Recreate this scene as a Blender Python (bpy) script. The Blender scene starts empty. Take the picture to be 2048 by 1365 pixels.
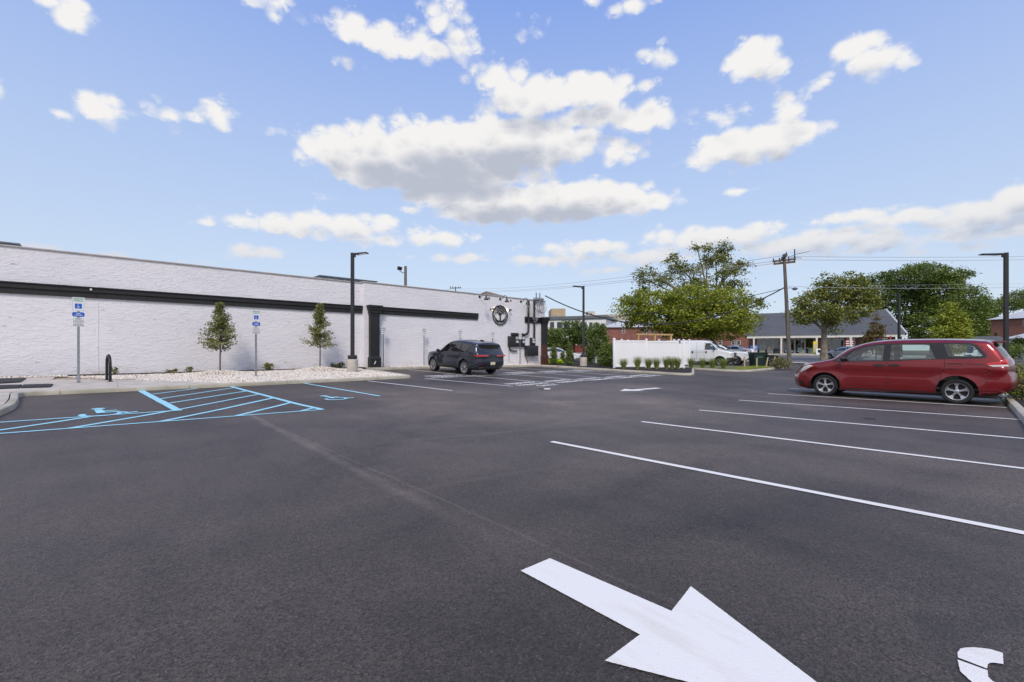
import bpy, bmesh, math, random
import numpy as np
from mathutils import Vector, Matrix, noise
from mathutils.geometry import delaunay_2d_cdt
random.seed(7); rng = np.random.default_rng(11)
PI = math.pi
S = bpy.context.scene
C = S.collection

# ------------------------------------------------------------------ camera
F, CX, HY, H, A = 890., 1024., 701., 1.45, math.radians(47.85)
FW = (math.cos(A), math.sin(A)); RT = (math.sin(A), -math.cos(A))
cam = bpy.data.cameras.new('camera'); camo = bpy.data.objects.new('camera', cam); C.objects.link(camo)
camo.location = (0, 0, H); camo.rotation_euler = (PI/2, 0, A - PI/2)
cam.sensor_width = 36; cam.lens = F/2048*36; cam.shift_y = (HY-682.5)/2048
cam.clip_start = .05; cam.clip_end = 3000
S.camera = camo
def ray(x, y):
    a = (x-CX)/F
    return (FW[0]+a*RT[0], FW[1]+a*RT[1], (HY-y)/F)
def atY(x, y, Y):
    r = ray(x, y); t = Y/r[1]; return Vector((r[0]*t, Y, H+r[2]*t))
def atD(x, y, D):
    r = ray(x, y); return Vector((r[0]*D, r[1]*D, H+r[2]*D))
def interp(x, l):
    if x <= l[0][0]: return l[0][1]
    for (a, b), (c, d) in zip(l, l[1:]):
        if x <= c: return b+(d-b)*(x-a)/(c-a)
    return l[-1][1]
def sm(a, b, x):
    t = min(1, max(0, (x-a)/(b-a))); return t*t*(3-2*t)
def hz(X, Y):                                  # the lot drains away from the building, the street lies a little higher
    p = interp(Y, [(10, 0), (12.5, .02), (18, .15), (24, .33), (40, .40)])
    return p*(1-.35*sm(14, 25, X)) + interp(X, [(30, 0), (42, .1), (50, .2), (78, .6), (120, .75)])
def G(x, y, off=0):                            # pixel -> point on the ground
    r = ray(x, y); f = lambda t: H+r[2]*t-hz(r[0]*t, r[1]*t)-off
    t = .5
    while f(t) > 0 and t < 300: t += .25
    lo, hi = t-.25, t
    for _ in range(24):
        m = (lo+hi)/2
        if f(m) > 0: lo = m
        else: hi = m
    return Vector((r[0]*lo, r[1]*lo, H+r[2]*lo))

# ------------------------------------------------------------------ light
SUN = Vector((-.50, -.48, .72)).normalized()
EL = math.asin(SUN.z); AZ = math.atan2(SUN.x, SUN.y)
sl = bpy.data.lights.new('sun', 'SUN'); sl.energy = 1.5; sl.angle = math.radians(14); sl.color = (1, .91, .78)
so = bpy.data.objects.new('sun', sl); C.objects.link(so); so.rotation_euler = (-SUN).to_track_quat('-Z', 'Y').to_euler()
so.location = (0, 0, 30)
S.view_settings.view_transform = 'Standard'; S.view_settings.look = 'None'
S.view_settings.exposure = .70; S.view_settings.gamma = 1
S.render.engine = 'CYCLES'
S.cycles.max_bounces = 6; S.cycles.transparent_max_bounces = 12

class NT:                                      # tiny node-tree helper
    def __init__(s, t): s.t = t; s.t.nodes.clear()
    def n(s, typ, ins=None, **kw):
        o = s.t.nodes.new(typ)
        for k, v in kw.items(): setattr(o, k, v)
        for k, v in (ins or {}).items():
            if isinstance(v, bpy.types.NodeSocket): s.t.links.new(v, o.inputs[k])
            else: o.inputs[k].default_value = v
        return o
    def math(s, op, a, b=None, c=None, clamp=False):
        d = {0: a}
        if b is not None: d[1] = b
        if c is not None: d[2] = c
        return s.n('ShaderNodeMath', d, operation=op, use_clamp=clamp).outputs[0]
    def vm(s, op, a, b=None, c=None):
        d = {0: a}
        if b is not None: d[1] = b
        if c is not None: d[2] = c
        o = s.n('ShaderNodeVectorMath', d, operation=op)
        return o.outputs['Value'] if op in ('LENGTH', 'DOT_PRODUCT', 'DISTANCE') else o.outputs[0]
    def mix(s, f, a, b):
        o = s.n('ShaderNodeMix', data_type='RGBA')
        for k, v in ((0, f), (6, a), (7, b)):
            if isinstance(v, bpy.types.NodeSocket): s.t.links.new(v, o.inputs[k])
            else: o.inputs[k].default_value = v if k == 0 else (*v, 1)[:4]
        return o.outputs[2]
    def mr(s, v, a, b, c=0., d=1., smooth=True):
        return s.n('ShaderNodeMapRange', {0: v, 1: a, 2: b, 3: c, 4: d}, interpolation_type='SMOOTHSTEP' if smooth else 'LINEAR').outputs[0]
    def noise(s, vec, scale, detail=3., rough=.5, dist=0.):
        return s.n('ShaderNodeTexNoise', {'Vector': vec, 'Scale': scale, 'Detail': detail, 'Roughness': rough, 'Distortion': dist}).outputs[0]

# ------------------------------------------------------------------ sky with cumulus
def azel(x, y):
    r = ray(x, y); return math.atan2(r[1], r[0]), math.atan2(r[2], math.hypot(r[0], r[1]))
def sky():
    w = bpy.data.worlds.new('World'); S.world = w; w.use_nodes = True
    # (x, y, half width, half height, strength): cumulus seen in the photograph
    px = [(680,300,85,36,2.0),(770,318,150,58,2.6),(900,300,190,60,2.8),(1000,292,180,56,2.8),(1120,290,100,38,2.2),(870,338,230,50,2.8),(780,350,130,34,2.2),(1000,408,160,38,2.6),(1130,405,190,40,2.6),(1280,405,80,20,1.6),(900,388,110,28,2.0),
          (1000,165,70,40,1.1),(1060,195,120,42,1.9),(1180,180,90,40,1.8),(1290,235,92,32,1.5),(1200,232,130,28,1.4),(1250,180,80,18,.8),(1240,300,44,26,.9),
          (705,55,48,34,1.2),(770,80,90,36,1.4),(850,95,110,28,1.2),(890,40,60,46,.8),(920,70,40,26,.8),
          (105,5,50,22,1.0),(140,30,55,38,1.3),(205,222,64,30,1.3),(235,230,40,22,1.0),(438,230,40,34,1.3),(395,243,36,13,.8),(330,235,34,24,.45),(545,8,75,26,.9),(550,30,30,14,.6),(-4,175,26,22,1.0),(548,260,20,12,.4),(690,120,26,18,.45),(125,228,24,9,.4),
          (1316,112,42,28,1.1),(1508,118,56,42,1.9),(1545,145,48,26,1.0),(1705,95,56,28,1.6),(1745,125,62,38,1.8),(1800,125,36,22,.9),(1645,165,28,16,.9),(1265,10,50,18,1.0),(1050,62,36,24,.5),(1190,3,30,10,.6),(1690,178,30,10,.4),
          (1480,290,110,36,2.0),(1550,280,100,36,1.9),(1570,225,52,34,.9),(1430,312,70,24,1.1),(1610,268,50,20,.8),(1440,235,50,18,.5),(1500,315,60,20,.9),
          (560,452,130,22,1.2),(680,450,120,24,1.3),(740,440,60,14,.9),(850,475,95,17,1.1),(760,480,90,13,.8),(510,507,75,20,1.2),(415,446,36,8,.6),(830,420,34,8,.6),(655,397,18,9,.6),
          (90,497,50,9,.9),(220,510,70,10,.8),(390,524,40,5,.5),(1480,382,26,7,.5),
          (1400,478,130,30,1.3),(1500,470,120,26,1.2),(1600,487,170,28,1.2),(1760,480,120,24,1.3),(1690,437,120,13,1.0),(1840,430,110,18,1.2),(1950,440,120,38,1.5),(2035,405,60,40,1.4),(1900,470,140,20,1.2),(2010,465,110,24,1.3),
          (1180,495,150,16,1.0),(1240,515,160,16,.9),(960,520,150,10,.8),(1100,520,160,9,.7),(1330,520,150,14,.7),(1220,540,70,8,.6),(1620,520,200,10,.7),(1900,500,170,10,.7),(1700,505,120,12,.9)]
    seeds = []
    for x, y, a, b, k in px:
        az, el = azel(x, y)
        wa = abs(azel(x-a, y)[0]-azel(x+a, y)[0])/2; hb = abs(azel(x, y-b)[1]-azel(x, y+b)[1])/2
        lowf = sm(.24, .12, el) if False else 1-sm(.10, .22, el); seeds.append((az, el, wa*(1.15-.05*lowf), hb*(1.2-.25*lowf), k*(1.1-.28*lowf)))
    t = NT(w.node_tree); L = w.node_tree.links
    sk = t.n('ShaderNodeTexSky', sky_type='NISHITA', sun_disc=False, sun_elevation=EL, sun_rotation=AZ, altitude=0, air_density=1.0, dust_density=.6, ozone_density=2.2)
    gen = t.n('ShaderNodeTexCoord').outputs['Generated']
    sp = t.n('ShaderNodeSeparateXYZ', {0: gen})
    az = t.math('ARCTAN2', sp.outputs[1], sp.outputs[0]); el = t.math('ARCSINE', sp.outputs[2])
    P = t.n('ShaderNodeCombineXYZ', {0: az, 1: el, 2: 0.}).outputs[0]
    # summer haze: the clear sky pales towards the horizon
    pale = t.math('POWER', t.mr(el, -.02, .75, 1., 0., False), PALE_POW)
    base = t.mix(t.math('MULTIPLY', pale, .85), t.mix(.6, sk.outputs[0], SKY_TOP), SKY_LOW)
    elfade = t.mr(el, .03, .24, .5, 1.)
    up = t.vm('ADD', P, t.n('ShaderNodeCombineXYZ', {0: .008, 1: t.math('MULTIPLY_ADD', el, .085, .004), 2: 0.}).outputs[0])
    def field_group(cell):
        g = bpy.data.node_groups.new('cloud_cell', 'ShaderNodeTree')
        g.interface.new_socket('P', in_out='INPUT', socket_type='NodeSocketVector'); g.interface.new_socket('D', in_out='OUTPUT', socket_type='NodeSocketFloat')
        q = NT(g); v = q.n('NodeGroupInput').outputs[0]; cur = None
        for a_, e_, wa, hb, k in cell:
            d = q.math('MULTIPLY_ADD', q.vm('LENGTH', q.vm('MULTIPLY_ADD', v, (1/wa, 1/hb, 0), (-a_/wa, -e_/hb, 0))), -k, k)
            cur = d if cur is None else q.math('SMOOTH_MAX', cur, d, .25)
        n1 = q.noise(q.vm('MULTIPLY', v, (9, 14, 1)), 1.0, 5., .58, .35); n2 = q.noise(q.vm('MULTIPLY', v, (60, 90, 1)), 1.0, 3., .6, .2)
        vo = q.n('ShaderNodeTexVoronoi', {'Vector': q.vm('ADD', q.vm('MULTIPLY', v, (24, 34, 1)), q.vm('SCALE', q.n('ShaderNodeCombineXYZ', {0: n1, 1: n2, 2: 0.}).outputs[0])), 'Scale': 1., 'Detail': 0., 'Roughness': .5}, voronoi_dimensions='2D', feature='F1', normalize=True).outputs['Distance']
        r = q.math('ADD', q.math('ADD', q.math('MULTIPLY_ADD', n1, NA, -NA*.53), q.math('MULTIPLY_ADD', vo, -NB, NB*.30)), q.math('MULTIPLY_ADD', n2, .5, -.25))
        g.links.new(q.math('ADD', r, -3.) if cur is None else q.math('ADD', cur, r), q.n('NodeGroupOutput').inputs[0]); return g
    def field(g, v):
        o = t.n('ShaderNodeGroup'); o.node_tree = g; L.new(v, o.inputs[0]); return o.outputs[0]
    def shader(cell):
        if cell is None:                      # unseen sky: cloud cover thickened here to whiten the scene light
            big = t.math('MULTIPLY_ADD', t.noise(t.vm('MULTIPLY', P, (2.2, 4.5, 1)), 1., 2., .5), 6., -2.45)
            big = t.math('SUBTRACT', big, t.mr(el, .6, 1.2, 0., 1.))
            n1 = t.noise(t.vm('MULTIPLY', P, (9, 14, 1)), 1.0, 5., .58, .35)
            d0 = t.math('ADD', big, t.math('MULTIPLY_ADD', n1, NA, -NA*.53)); d1 = t.math('MULTIPLY', d0, 1.0)
        else: g = field_group(cell); d0 = field(g, P); d1 = field(g, up)
        alpha = t.math('MULTIPLY', t.mr(d0, -.02, .85), elfade)
        ccol = t.mix(t.math('ADD', t.mr(d1, .1, 2.4), t.mr(el, .28, .12, 0., .42), clamp=True), t.mix(t.mr(el, .22, .10), CLOUD_LIT, (3.75, 3.7, 3.8)), t.mix(t.mr(el, .26, .12), CLOUD_DARK, (2.15, 2.5, 3.2)))
        return t.n('ShaderNodeBackground', {0: t.mix(alpha, base, ccol), 1: .13}).outputs[0]
    lo, hi = azel(2048, 600)[0]-.06, azel(0, 600)[0]+.06
    cuts = list(np.linspace(lo, hi, 6)); cur = shader(None)
    for a0, a1 in zip(cuts, cuts[1:]):
        for e0, e1 in ((-.2, .19), (.19, .36), (.36, .85)):
            cell = [q for q in seeds if a0-q[2]*1.5-.02 < q[0] < a1+q[2]*1.5+.02 and e0-q[3]*1.5-.04 < q[1] < e1+q[3]*1.5+.04]
            inside = t.math('MULTIPLY', t.math('MULTIPLY', t.math('GREATER_THAN', az, a0), t.math('LESS_THAN', az, a1)), t.math('MULTIPLY', t.math('GREATER_THAN', el, e0), t.math('LESS_THAN', el, e1)))
            cur = t.n('ShaderNodeMixShader', {0: inside, 1: cur, 2: shader(cell)}).outputs[0]
    L.new(cur, t.n('ShaderNodeOutputWorld').inputs[0])
    w.cycles.sampling_method = 'MANUAL'; w.cycles.sample_map_resolution = 256
PALE_POW, SKY_TOP, SKY_LOW, CLOUD_LIT, CLOUD_DARK, NA, NB = .85, (.95, 1.75, 4.7), (3.2, 3.62, 3.82), (4.3, 4.25, 4.2), (2.35, 2.5, 2.95), 1.65, 1.45
sky()

# ------------------------------------------------------------------ materials
M = {}
def mat(name, col, rough=.6, metal=0., vary=.0, vscale=3., bump=0., bscale=40., coat=0., spec=.5, trans=0., emit=None, est=0., stretch=(1, 1, 1), col2=None, alpha=1., bdist=.01):
    m = bpy.data.materials.new(name); m.use_nodes = True; q = NT(m.node_tree)
    out = q.n('ShaderNodeOutputMaterial')
    b = q.n('ShaderNodeBsdfPrincipled', {'Roughness': rough, 'Metallic': metal, 'Specular IOR Level': spec, 'Coat Weight': coat, 'Coat Roughness': .03, 'Transmission Weight': trans})
    m.node_tree.links.new(b.outputs[0], out.inputs[0])
    b.inputs['Base Color'].default_value = (*col, 1)
    if emit: b.inputs['Emission Color'].default_value = (*emit, 1); b.inputs['Emission Strength'].default_value = est
    if vary or bump:
        co = q.vm('MULTIPLY', q.n('ShaderNodeTexCoord').outputs['Object'], stretch)
    if vary:
        n = q.noise(co, vscale, 5., .6)
        c2 = col2 or tuple(max(0, c*(1-vary)) for c in col)
        m.node_tree.links.new(q.mix(q.mr(n, .3, .7), col, c2), b.inputs['Base Color'])
        m.node_tree.links.new(q.math('MULTIPLY_ADD', n, .2, rough-.1, clamp=True), b.inputs['Roughness'])
    if bump:
        n2 = q.noise(co, bscale, 4., .6)
        bp = q.n('ShaderNodeBump', {'Strength': bump, 'Distance': bdist, 'Height': n2})
        m.node_tree.links.new(bp.outputs[0], b.inputs['Normal'])
    M[name] = m; return m
def asphalt(name, seams=True, base=(.074, .057, .047)):
    m = bpy.data.materials.new(name); m.use_nodes = True; q = NT(m.node_tree); L = m.node_tree.links
    out = q.n('ShaderNodeOutputMaterial'); b = q.n('ShaderNodeBsdfPrincipled', {'Roughness': .6, 'Specular IOR Level': .5}); L.new(b.outputs[0], out.inputs[0])
    co = q.n('ShaderNodeTexCoord').outputs['Object']
    agg = q.n('ShaderNodeTexVoronoi', {'Vector': co, 'Scale': 95.}); ac = q.n('ShaderNodeSeparateColor', {0: agg.outputs['Color']})
    fine = q.noise(co, 160., 3., .7)
    patch = q.noise(co, .22, 5., .55, .6); mid = q.noise(co, 1.3, 4., .6)
    stretch = q.noise(q.vm('MULTIPLY', co, (.9, .12, 1)), 1., 4., .6)
    k = q.math('MULTIPLY_ADD', patch, 2.6, -.3)
    k = q.math('MULTIPLY', k, q.math('MULTIPLY_ADD', mid, .6, .7))
    k = q.math('MULTIPLY', k, q.mr(q.noise(q.vm('MULTIPLY', co, (1., .55, 1)), .55, 5., .6, .8), .34, .66, .85, 1.15))
    k = q.math('MULTIPLY', k, q.math('MULTIPLY_ADD', stretch, .8, .6))
    k = q.math('MULTIPLY', k, q.math('MULTIPLY_ADD', ac.outputs[0], 1.1, .42))
    k = q.math('ADD', k, q.math('MULTIPLY', q.math('GREATER_THAN', ac.outputs[1], .97), .7))
    if seams:                                   # paving joints scuffed pale by the roller
        def seam(p0, p1, w, amt, wob=.10, side=0.):
            nonlocal k
            d = Vector((p1[0]-p0[0], p1[1]-p0[1])); Ln = d.length; d /= Ln
            rel = q.vm('SUBTRACT', co, (p0[0], p0[1], 0))
            al = q.vm('DOT_PRODUCT', rel, (d.x, d.y, 0)); ac_ = q.vm('DOT_PRODUCT', rel, (-d.y, d.x, 0))
            ac_ = q.math('ADD', ac_, q.math('MULTIPLY_ADD', q.noise(co, .9, 3., .6), wob*2, -wob))
            band = q.mr(q.math('ABSOLUTE', ac_), w, 0.)
            ends = q.math('MULTIPLY', q.mr(al, -1.5, .5), q.mr(al, Ln+1.5, Ln-.5))
            rough = q.mr(q.noise(co, 2.1, 4., .7), .3, .62, .35, 1.)
            k = q.math('ADD', k, q.math('MULTIPLY', q.math('MULTIPLY', band, ends), q.math('MULTIPLY', rough, amt)))
        g = lambda x, y: G(x, y)
        seam(g(505, 832), g(830, 1000), .12, .75, .12); seam(g(505, 832), g(1200, 1140), .03, .6, .05)
        pale_area = q.math('ADD', q.vm('DISTANCE', q.vm('MULTIPLY', co, (1, 1, 0)), (9.0, 8.2, 0)), q.math('MULTIPLY_ADD', q.noise(co, .35, 4., .6), 6., -3.))
        k = q.math('MULTIPLY', k, q.mr(pale_area, 8.5, 2.5, 1., 1.75))  # asphalt colour raised over a broad, noisy-edged area in mid-lot
        seam(g(800, 985), g(1250, 1160), .5, .16, .12)
        seam(g(830, 880), g(1290, 838), .12, .45, .12); seam(g(960, 872), g(1560, 776), .14, .35, .15); seam(g(700, 930), g(900, 830), .35, -.28, .25); seam(g(1180, 1000), g(1500, 900), .3, -.26, .25); seam(g(1250, 1090), g(1900, 960), .35, -.22, .3); seam(g(800, 1060), g(1000, 960), .3, -.2, .3)
        seam(g(820, 985), g(1330, 890), .10, .3, .1); seam(g(440, 800), g(620, 760), .08, .2, .06)
        for i in range(3): seam((.3+i*3.6, 11), (.1+i*3.6, -6), .25, -.12, .2)
    col = q.vm('SCALE', tuple(base)); col.node.inputs['Scale'].default_value = 1; L.new(k, col.node.inputs['Scale'])
    # oil and damp stains
    st = q.mr(q.noise(co, .55, 4., .55, 1.2), .63, .74)
    col = q.mix(q.math('MULTIPLY', st, .45), col, (.018, .017, .018))
    L.new(col, b.inputs['Base Color'])
    L.new(q.math('MULTIPLY_ADD', patch, .35, .38), b.inputs['Roughness'])
    hgt = q.math('ADD', q.math('MULTIPLY', agg.outputs['Distance'], 1.2), q.math('MULTIPLY', fine, .7))
    bp = q.n('ShaderNodeBump', {'Strength': .75, 'Distance': .007, 'Height': hgt}); L.new(bp.outputs[0], b.inputs['Normal'])
    M[name] = m
def paint_mark(name, col, wear=.5):
    m = bpy.data.materials.new(name); m.use_nodes = True; q = NT(m.node_tree); L = m.node_tree.links
    out = q.n('ShaderNodeOutputMaterial'); b = q.n('ShaderNodeBsdfPrincipled', {'Roughness': .62, 'Specular IOR Level': .4}); L.new(b.outputs[0], out.inputs[0])
    co = q.n('ShaderNodeTexCoord').outputs['Object']
    n = q.noise(co, 1.7, 5., .65); n2 = q.noise(co, 75., 3., .7); n3 = q.noise(q.vm('MULTIPLY', co, (6, 1.2, 1)), 1., 4., .65)
    c = q.mix(q.mr(n3, .5, .72, 0., .5*wear), col, (.55, .47, .37))
    c = q.mix(q.math('MULTIPLY', q.mr(n2, .66, .74), q.mr(n, .35, .6, .1, .7)), c, (.12, .10, .09))
    L.new(c, b.inputs['Base Color'])
    agg = q.n('ShaderNodeTexVoronoi', {'Vector': co, 'Scale': 95.})
    bp = q.n('ShaderNodeBump', {'Strength': .25, 'Distance': .005, 'Height': agg.outputs['Distance']}); L.new(bp.outputs[0], b.inputs['Normal'])
    M[name] = m
def stucco(name):
    m = bpy.data.materials.new(name); m.use_nodes = True; q = NT(m.node_tree); L = m.node_tree.links
    out = q.n('ShaderNodeOutputMaterial'); b = q.n('ShaderNodeBsdfPrincipled', {'Roughness': .8, 'Specular IOR Level': .25}); L.new(b.outputs[0], out.inputs[0])
    co = q.n('ShaderNodeTexCoord').outputs['Object']
    sx = q.noise(q.vm('MULTIPLY', co, (3.4, 3.4, 9.0)), 1., 4., .62, .3)
    s2 = q.noise(q.vm('MULTIPLY', co, (11, 11, 24)), 1., 4., .6, .3)
    ridge = q.mr(sx, .50, .58); r2 = q.mr(s2, .50, .60)
    gr = q.noise(co, 90., 3., .6)
    h = q.math('ADD', q.math('ADD', ridge, q.math('MULTIPLY', r2, .45)), q.math('MULTIPLY', gr, .10))
    bp = q.n('ShaderNodeBump', {'Strength': .48, 'Distance': .015, 'Height': h}); L.new(bp.outputs[0], b.inputs['Normal'])
    z = q.n('ShaderNodeSeparateXYZ', {0: co}).outputs[2]
    big = q.noise(q.vm('MULTIPLY', co, (.5, .5, .9)), 1., 4., .6)
    c = q.mix(q.mr(big, .35, .7), (.82, .795, .825), (.77, .75, .785))
    spl = q.math('MULTIPLY', q.mr(z, .95, .38, 0., 1.), q.mr(q.noise(q.vm('MULTIPLY', co, (2.2, 2.2, 5)), 1., 5., .7), .45, .68))
    c = q.mix(q.math('MULTIPLY', spl, .55), c, (.46, .40, .33))           # splashed soil
    fl = q.mr(q.noise(q.vm('MULTIPLY', co, (3.2, 3.2, 8)), 1., 2., .4), .735, .76)
    c = q.mix(q.math('MULTIPLY', fl, .5), c, (.42, .37, .31))             # flaked spots
    L.new(c, b.inputs['Base Color']); M[name] = m
def brick(name, c1, c2, cm, scale):
    m = bpy.data.materials.new(name); m.use_nodes = True; q = NT(m.node_tree); L = m.node_tree.links
    out = q.n('ShaderNodeOutputMaterial'); b = q.n('ShaderNodeBsdfPrincipled', {'Roughness': .85}); L.new(b.outputs[0], out.inputs[0])
    co = q.n('ShaderNodeTexCoord').outputs['Object']; s = q.n('ShaderNodeSeparateXYZ', {0: co})
    v = q.n('ShaderNodeCombineXYZ', {0: q.math('ADD', s.outputs[0], s.outputs[1]), 1: s.outputs[2], 2: 0.}).outputs[0]
    t = q.n('ShaderNodeTexBrick', {'Vector': v, 'Color1': (*c1, 1), 'Color2': (*c2, 1), 'Mortar': (*cm, 1), 'Scale': scale, 'Mortar Size': .012, 'Brick Width': .22, 'Row Height': .075})
    c = q.mix(q.mr(q.noise(co, .8, 4., .6), .3, .7, 0., .35), t.outputs[0], tuple(x*.6 for x in c1))
    L.new(c, b.inputs['Base Color']); M[name] = m
def shingle(name, c1, c2, row=5.):
    m = bpy.data.materials.new(name); m.use_nodes = True; q = NT(m.node_tree); L = m.node_tree.links
    out = q.n('ShaderNodeOutputMaterial'); b = q.n('ShaderNodeBsdfPrincipled', {'Roughness': .85}); L.new(b.outputs[0], out.inputs[0])
    co = q.n('ShaderNodeTexCoord').outputs['Object']
    n = q.noise(q.vm('MULTIPLY', co, (3, 3, row*2.2)), 1., 4., .7); n2 = q.noise(co, .35, 4., .6)
    c = q.mix(q.mr(n, .3, .7), c1, c2); c = q.mix(q.mr(n2, .35, .7, 0., .3), c, tuple(x*.6 for x in c1))
    L.new(c, b.inputs['Base Color']); M[name] = m
def rust_mat():
    m = bpy.data.materials.new('black_rust'); m.use_nodes = True; q = NT(m.node_tree); L = m.node_tree.links
    out = q.n('ShaderNodeOutputMaterial'); b = q.n('ShaderNodeBsdfPrincipled', {'Roughness': .65}); L.new(b.outputs[0], out.inputs[0])
    co = q.n('ShaderNodeTexCoord').outputs['Object']; z = q.n('ShaderNodeSeparateXYZ', {0: co}).outputs[2]
    k = q.math('MULTIPLY', q.mr(z, 2.1, 1.5), q.mr(q.noise(q.vm('MULTIPLY', co, (3, 3, 1)), 1.5, 5., .65), .30, .62))
    L.new(q.mix(k, (.020, .018, .018), (.115, .036, .020)), b.inputs['Base Color']); M['black_rust'] = m
def foliage(name, c1, c2, c3=None):
    m = bpy.data.materials.new(name); m.use_nodes = True; q = NT(m.node_tree); L = m.node_tree.links
    out = q.n('ShaderNodeOutputMaterial')
    at = q.n('ShaderNodeAttribute', attribute_name='tint'); s = q.n('ShaderNodeSeparateColor', {0: at.outputs['Color']})
    c = q.mix(s.outputs[0], c1, c2)
    if c3: c = q.mix(q.math('MULTIPLY', q.math('GREATER_THAN', s.outputs[1], .8), .8), c, c3)
    b = q.n('ShaderNodeBsdfPrincipled', {'Base Color': c, 'Roughness': .5, 'Specular IOR Level': .35})
    tr = q.n('ShaderNodeBsdfTranslucent', {'Color': q.mix(.35, c, (.20, .26, .03))})
    mx = q.n('ShaderNodeMixShader', {0: .28, 1: b.outputs[0], 2: tr.outputs[0]}); L.new(mx.outputs[0], out.inputs[0]); M[name] = m
def car_paint(name, col, metal=.35, flake=.15):
    m = bpy.data.materials.new(name); m.use_nodes = True; q = NT(m.node_tree); L = m.node_tree.links
    out = q.n('ShaderNodeOutputMaterial')
    co = q.n('ShaderNodeTexCoord').outputs['Object']
    z = q.n('ShaderNodeSeparateXYZ', {0: co}).outputs[2]
    dust = q.math('MULTIPLY', q.mr(z, .75, .2, 0., 1.), q.mr(q.noise(co, 4., 5., .65), .4, .75))
    c = q.mix(q.math('MULTIPLY', dust, .07), col, (.22, .19, .17))
    b = q.n('ShaderNodeBsdfPrincipled', {'Base Color': c, 'Roughness': .38, 'Metallic': metal, 'Coat Weight': 1., 'Coat Roughness': .04})
    bp = q.n('ShaderNodeBump', {'Strength': .012, 'Distance': .05, 'Height': q.noise(co, 3., 2., .5)}); L.new(bp.outputs[0], b.inputs['Coat Normal'])
    L.new(b.outputs[0], out.inputs[0]); M[name] = m
def glass(name, tint, through):
    m = bpy.data.materials.new(name); m.use_nodes = True; q = NT(m.node_tree); L = m.node_tree.links
    out = q.n('ShaderNodeOutputMaterial')
    tr = q.n('ShaderNodeBsdfTransparent', {0: (*tint, 1)}); gl = q.n('ShaderNodeBsdfGlossy', {0: (1, 1, 1, 1), 'Roughness': .01})
    dk = q.n('ShaderNodeBsdfDiffuse', {0: (.02, .022, .024, 1)})
    bd = q.n('ShaderNodeMixShader', {0: through, 1: dk.outputs[0], 2: tr.outputs[0]})
    fr = q.n('ShaderNodeFresnel', {0: 1.5})
    mx = q.n('ShaderNodeMixShader', {0: q.math('MULTIPLY_ADD', fr.outputs[0], .9, .07), 1: bd.outputs[0], 2: gl.outputs[0]}); L.new(mx.outputs[0], out.inputs[0]); M[name] = m

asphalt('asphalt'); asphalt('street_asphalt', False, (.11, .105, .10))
paint_mark('white_mark', (.79, .765, .725)); paint_mark('blue_mark', (.33, .68, .80), .3); paint_mark('thin_white', (.76, .75, .74), .8)
stucco('stucco')
brick('brick_red', (.26, .055, .035), (.20, .045, .03), (.28, .22, .19), 1.); brick('brick_shop', (.22, .06, .045), (.16, .045, .035), (.26, .21, .19), 1.)
shingle('shingle_grey', (.075, .08, .09), (.11, .115, .125)); shingle('roof_pale', (.55, .56, .58), (.46, .47, .50)); shingle('shingle_brown', (.22, .17, .12), (.15, .12, .09))
mat('black_paint', (.018, .018, .019), .55, vary=.3, vscale=5, bump=.15, bscale=25)
rust_mat()
mat('coping', (.52, .47, .44), .7, vary=.2); mat('roof_metal', (.16, .18, .2), .5, .3, vary=.3)
mat('concrete', (.58, .52, .45), .9, vary=.25, vscale=2.5, bump=.25, bscale=60); mat('kerb_concrete', (.52, .48, .40), .9, vary=.35, vscale=1.7, col2=(.38, .35, .27), bump=.3, bscale=45)
mat('pole_dark', (.035, .034, .036), .45, .2, vary=.2); mat('dark_metal', (.03, .03, .032), .4, .5); mat('black_rubber', (.022, .022, .023), .75, vary=.3, vscale=8, bump=.3, bscale=30)
mat('galvanised', (.42, .43, .45), .42, .85, vary=.25, vscale=12); mat('sign_white', (.80, .80, .80), .35); mat('sign_green', (.03, .30, .17), .5); mat('sign_blue', (.012, .10, .52), .4); mat('sign_black', (.03, .03, .035), .5); mat('sign_navy', (.02, .025, .10), .5)
mat('soil', (.085, .065, .05), .95, vary=.5, vscale=8, bump=.8, bscale=25, bdist=.03); mat('mulch', (.028, .020, .017), .95, vary=.5, vscale=14, bump=1., bscale=35, bdist=.03); mat('sand_bed', (.42, .34, .26), .95, vary=.3, vscale=10, bump=.6, bscale=30)
mat('turf', (.10, .13, .035), .95, vary=.45, vscale=1.2, col2=(.16, .15, .06)); mat('land', (.075, .085, .04), .95, vary=.5, vscale=.08)
def gravel_mat():
    m = bpy.data.materials.new('gravel'); m.use_nodes = True; q = NT(m.node_tree); L = m.node_tree.links
    out = q.n('ShaderNodeOutputMaterial'); at = q.n('ShaderNodeAttribute', attribute_name='tint'); s = q.n('ShaderNodeSeparateColor', {0: at.outputs['Color']})
    c = q.mix(s.outputs[0], (.86, .81, .74), (.78, .70, .60)); c = q.mix(q.math('GREATER_THAN', s.outputs[1], .93), c, (.42, .25, .16))
    b = q.n('ShaderNodeBsdfPrincipled', {'Base Color': c, 'Roughness': .85}); L.new(b.outputs[0], out.inputs[0]); M['gravel'] = m
gravel_mat()
mat('bark_dark', (.09, .07, .055), .95, vary=.5, vscale=6, bump=.8, bscale=14, bdist=.03); mat('bark_pale', (.28, .25, .20), .9, vary=.6, vscale=2.5, col2=(.13, .11, .08), bump=.5, bscale=10); mat('bark_thin', (.16, .13, .11), .9, vary=.4, vscale=9); mat('wood_pole', (.17, .145, .12), .9, vary=.5, vscale=2, stretch=(4, 4, .6), bump=.5, bscale=8); mat('timber', (.55, .36, .16), .75, vary=.25, vscale=3, stretch=(3, 3, 1)); mat('stake', (.52, .40, .24), .8, vary=.3)
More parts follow.
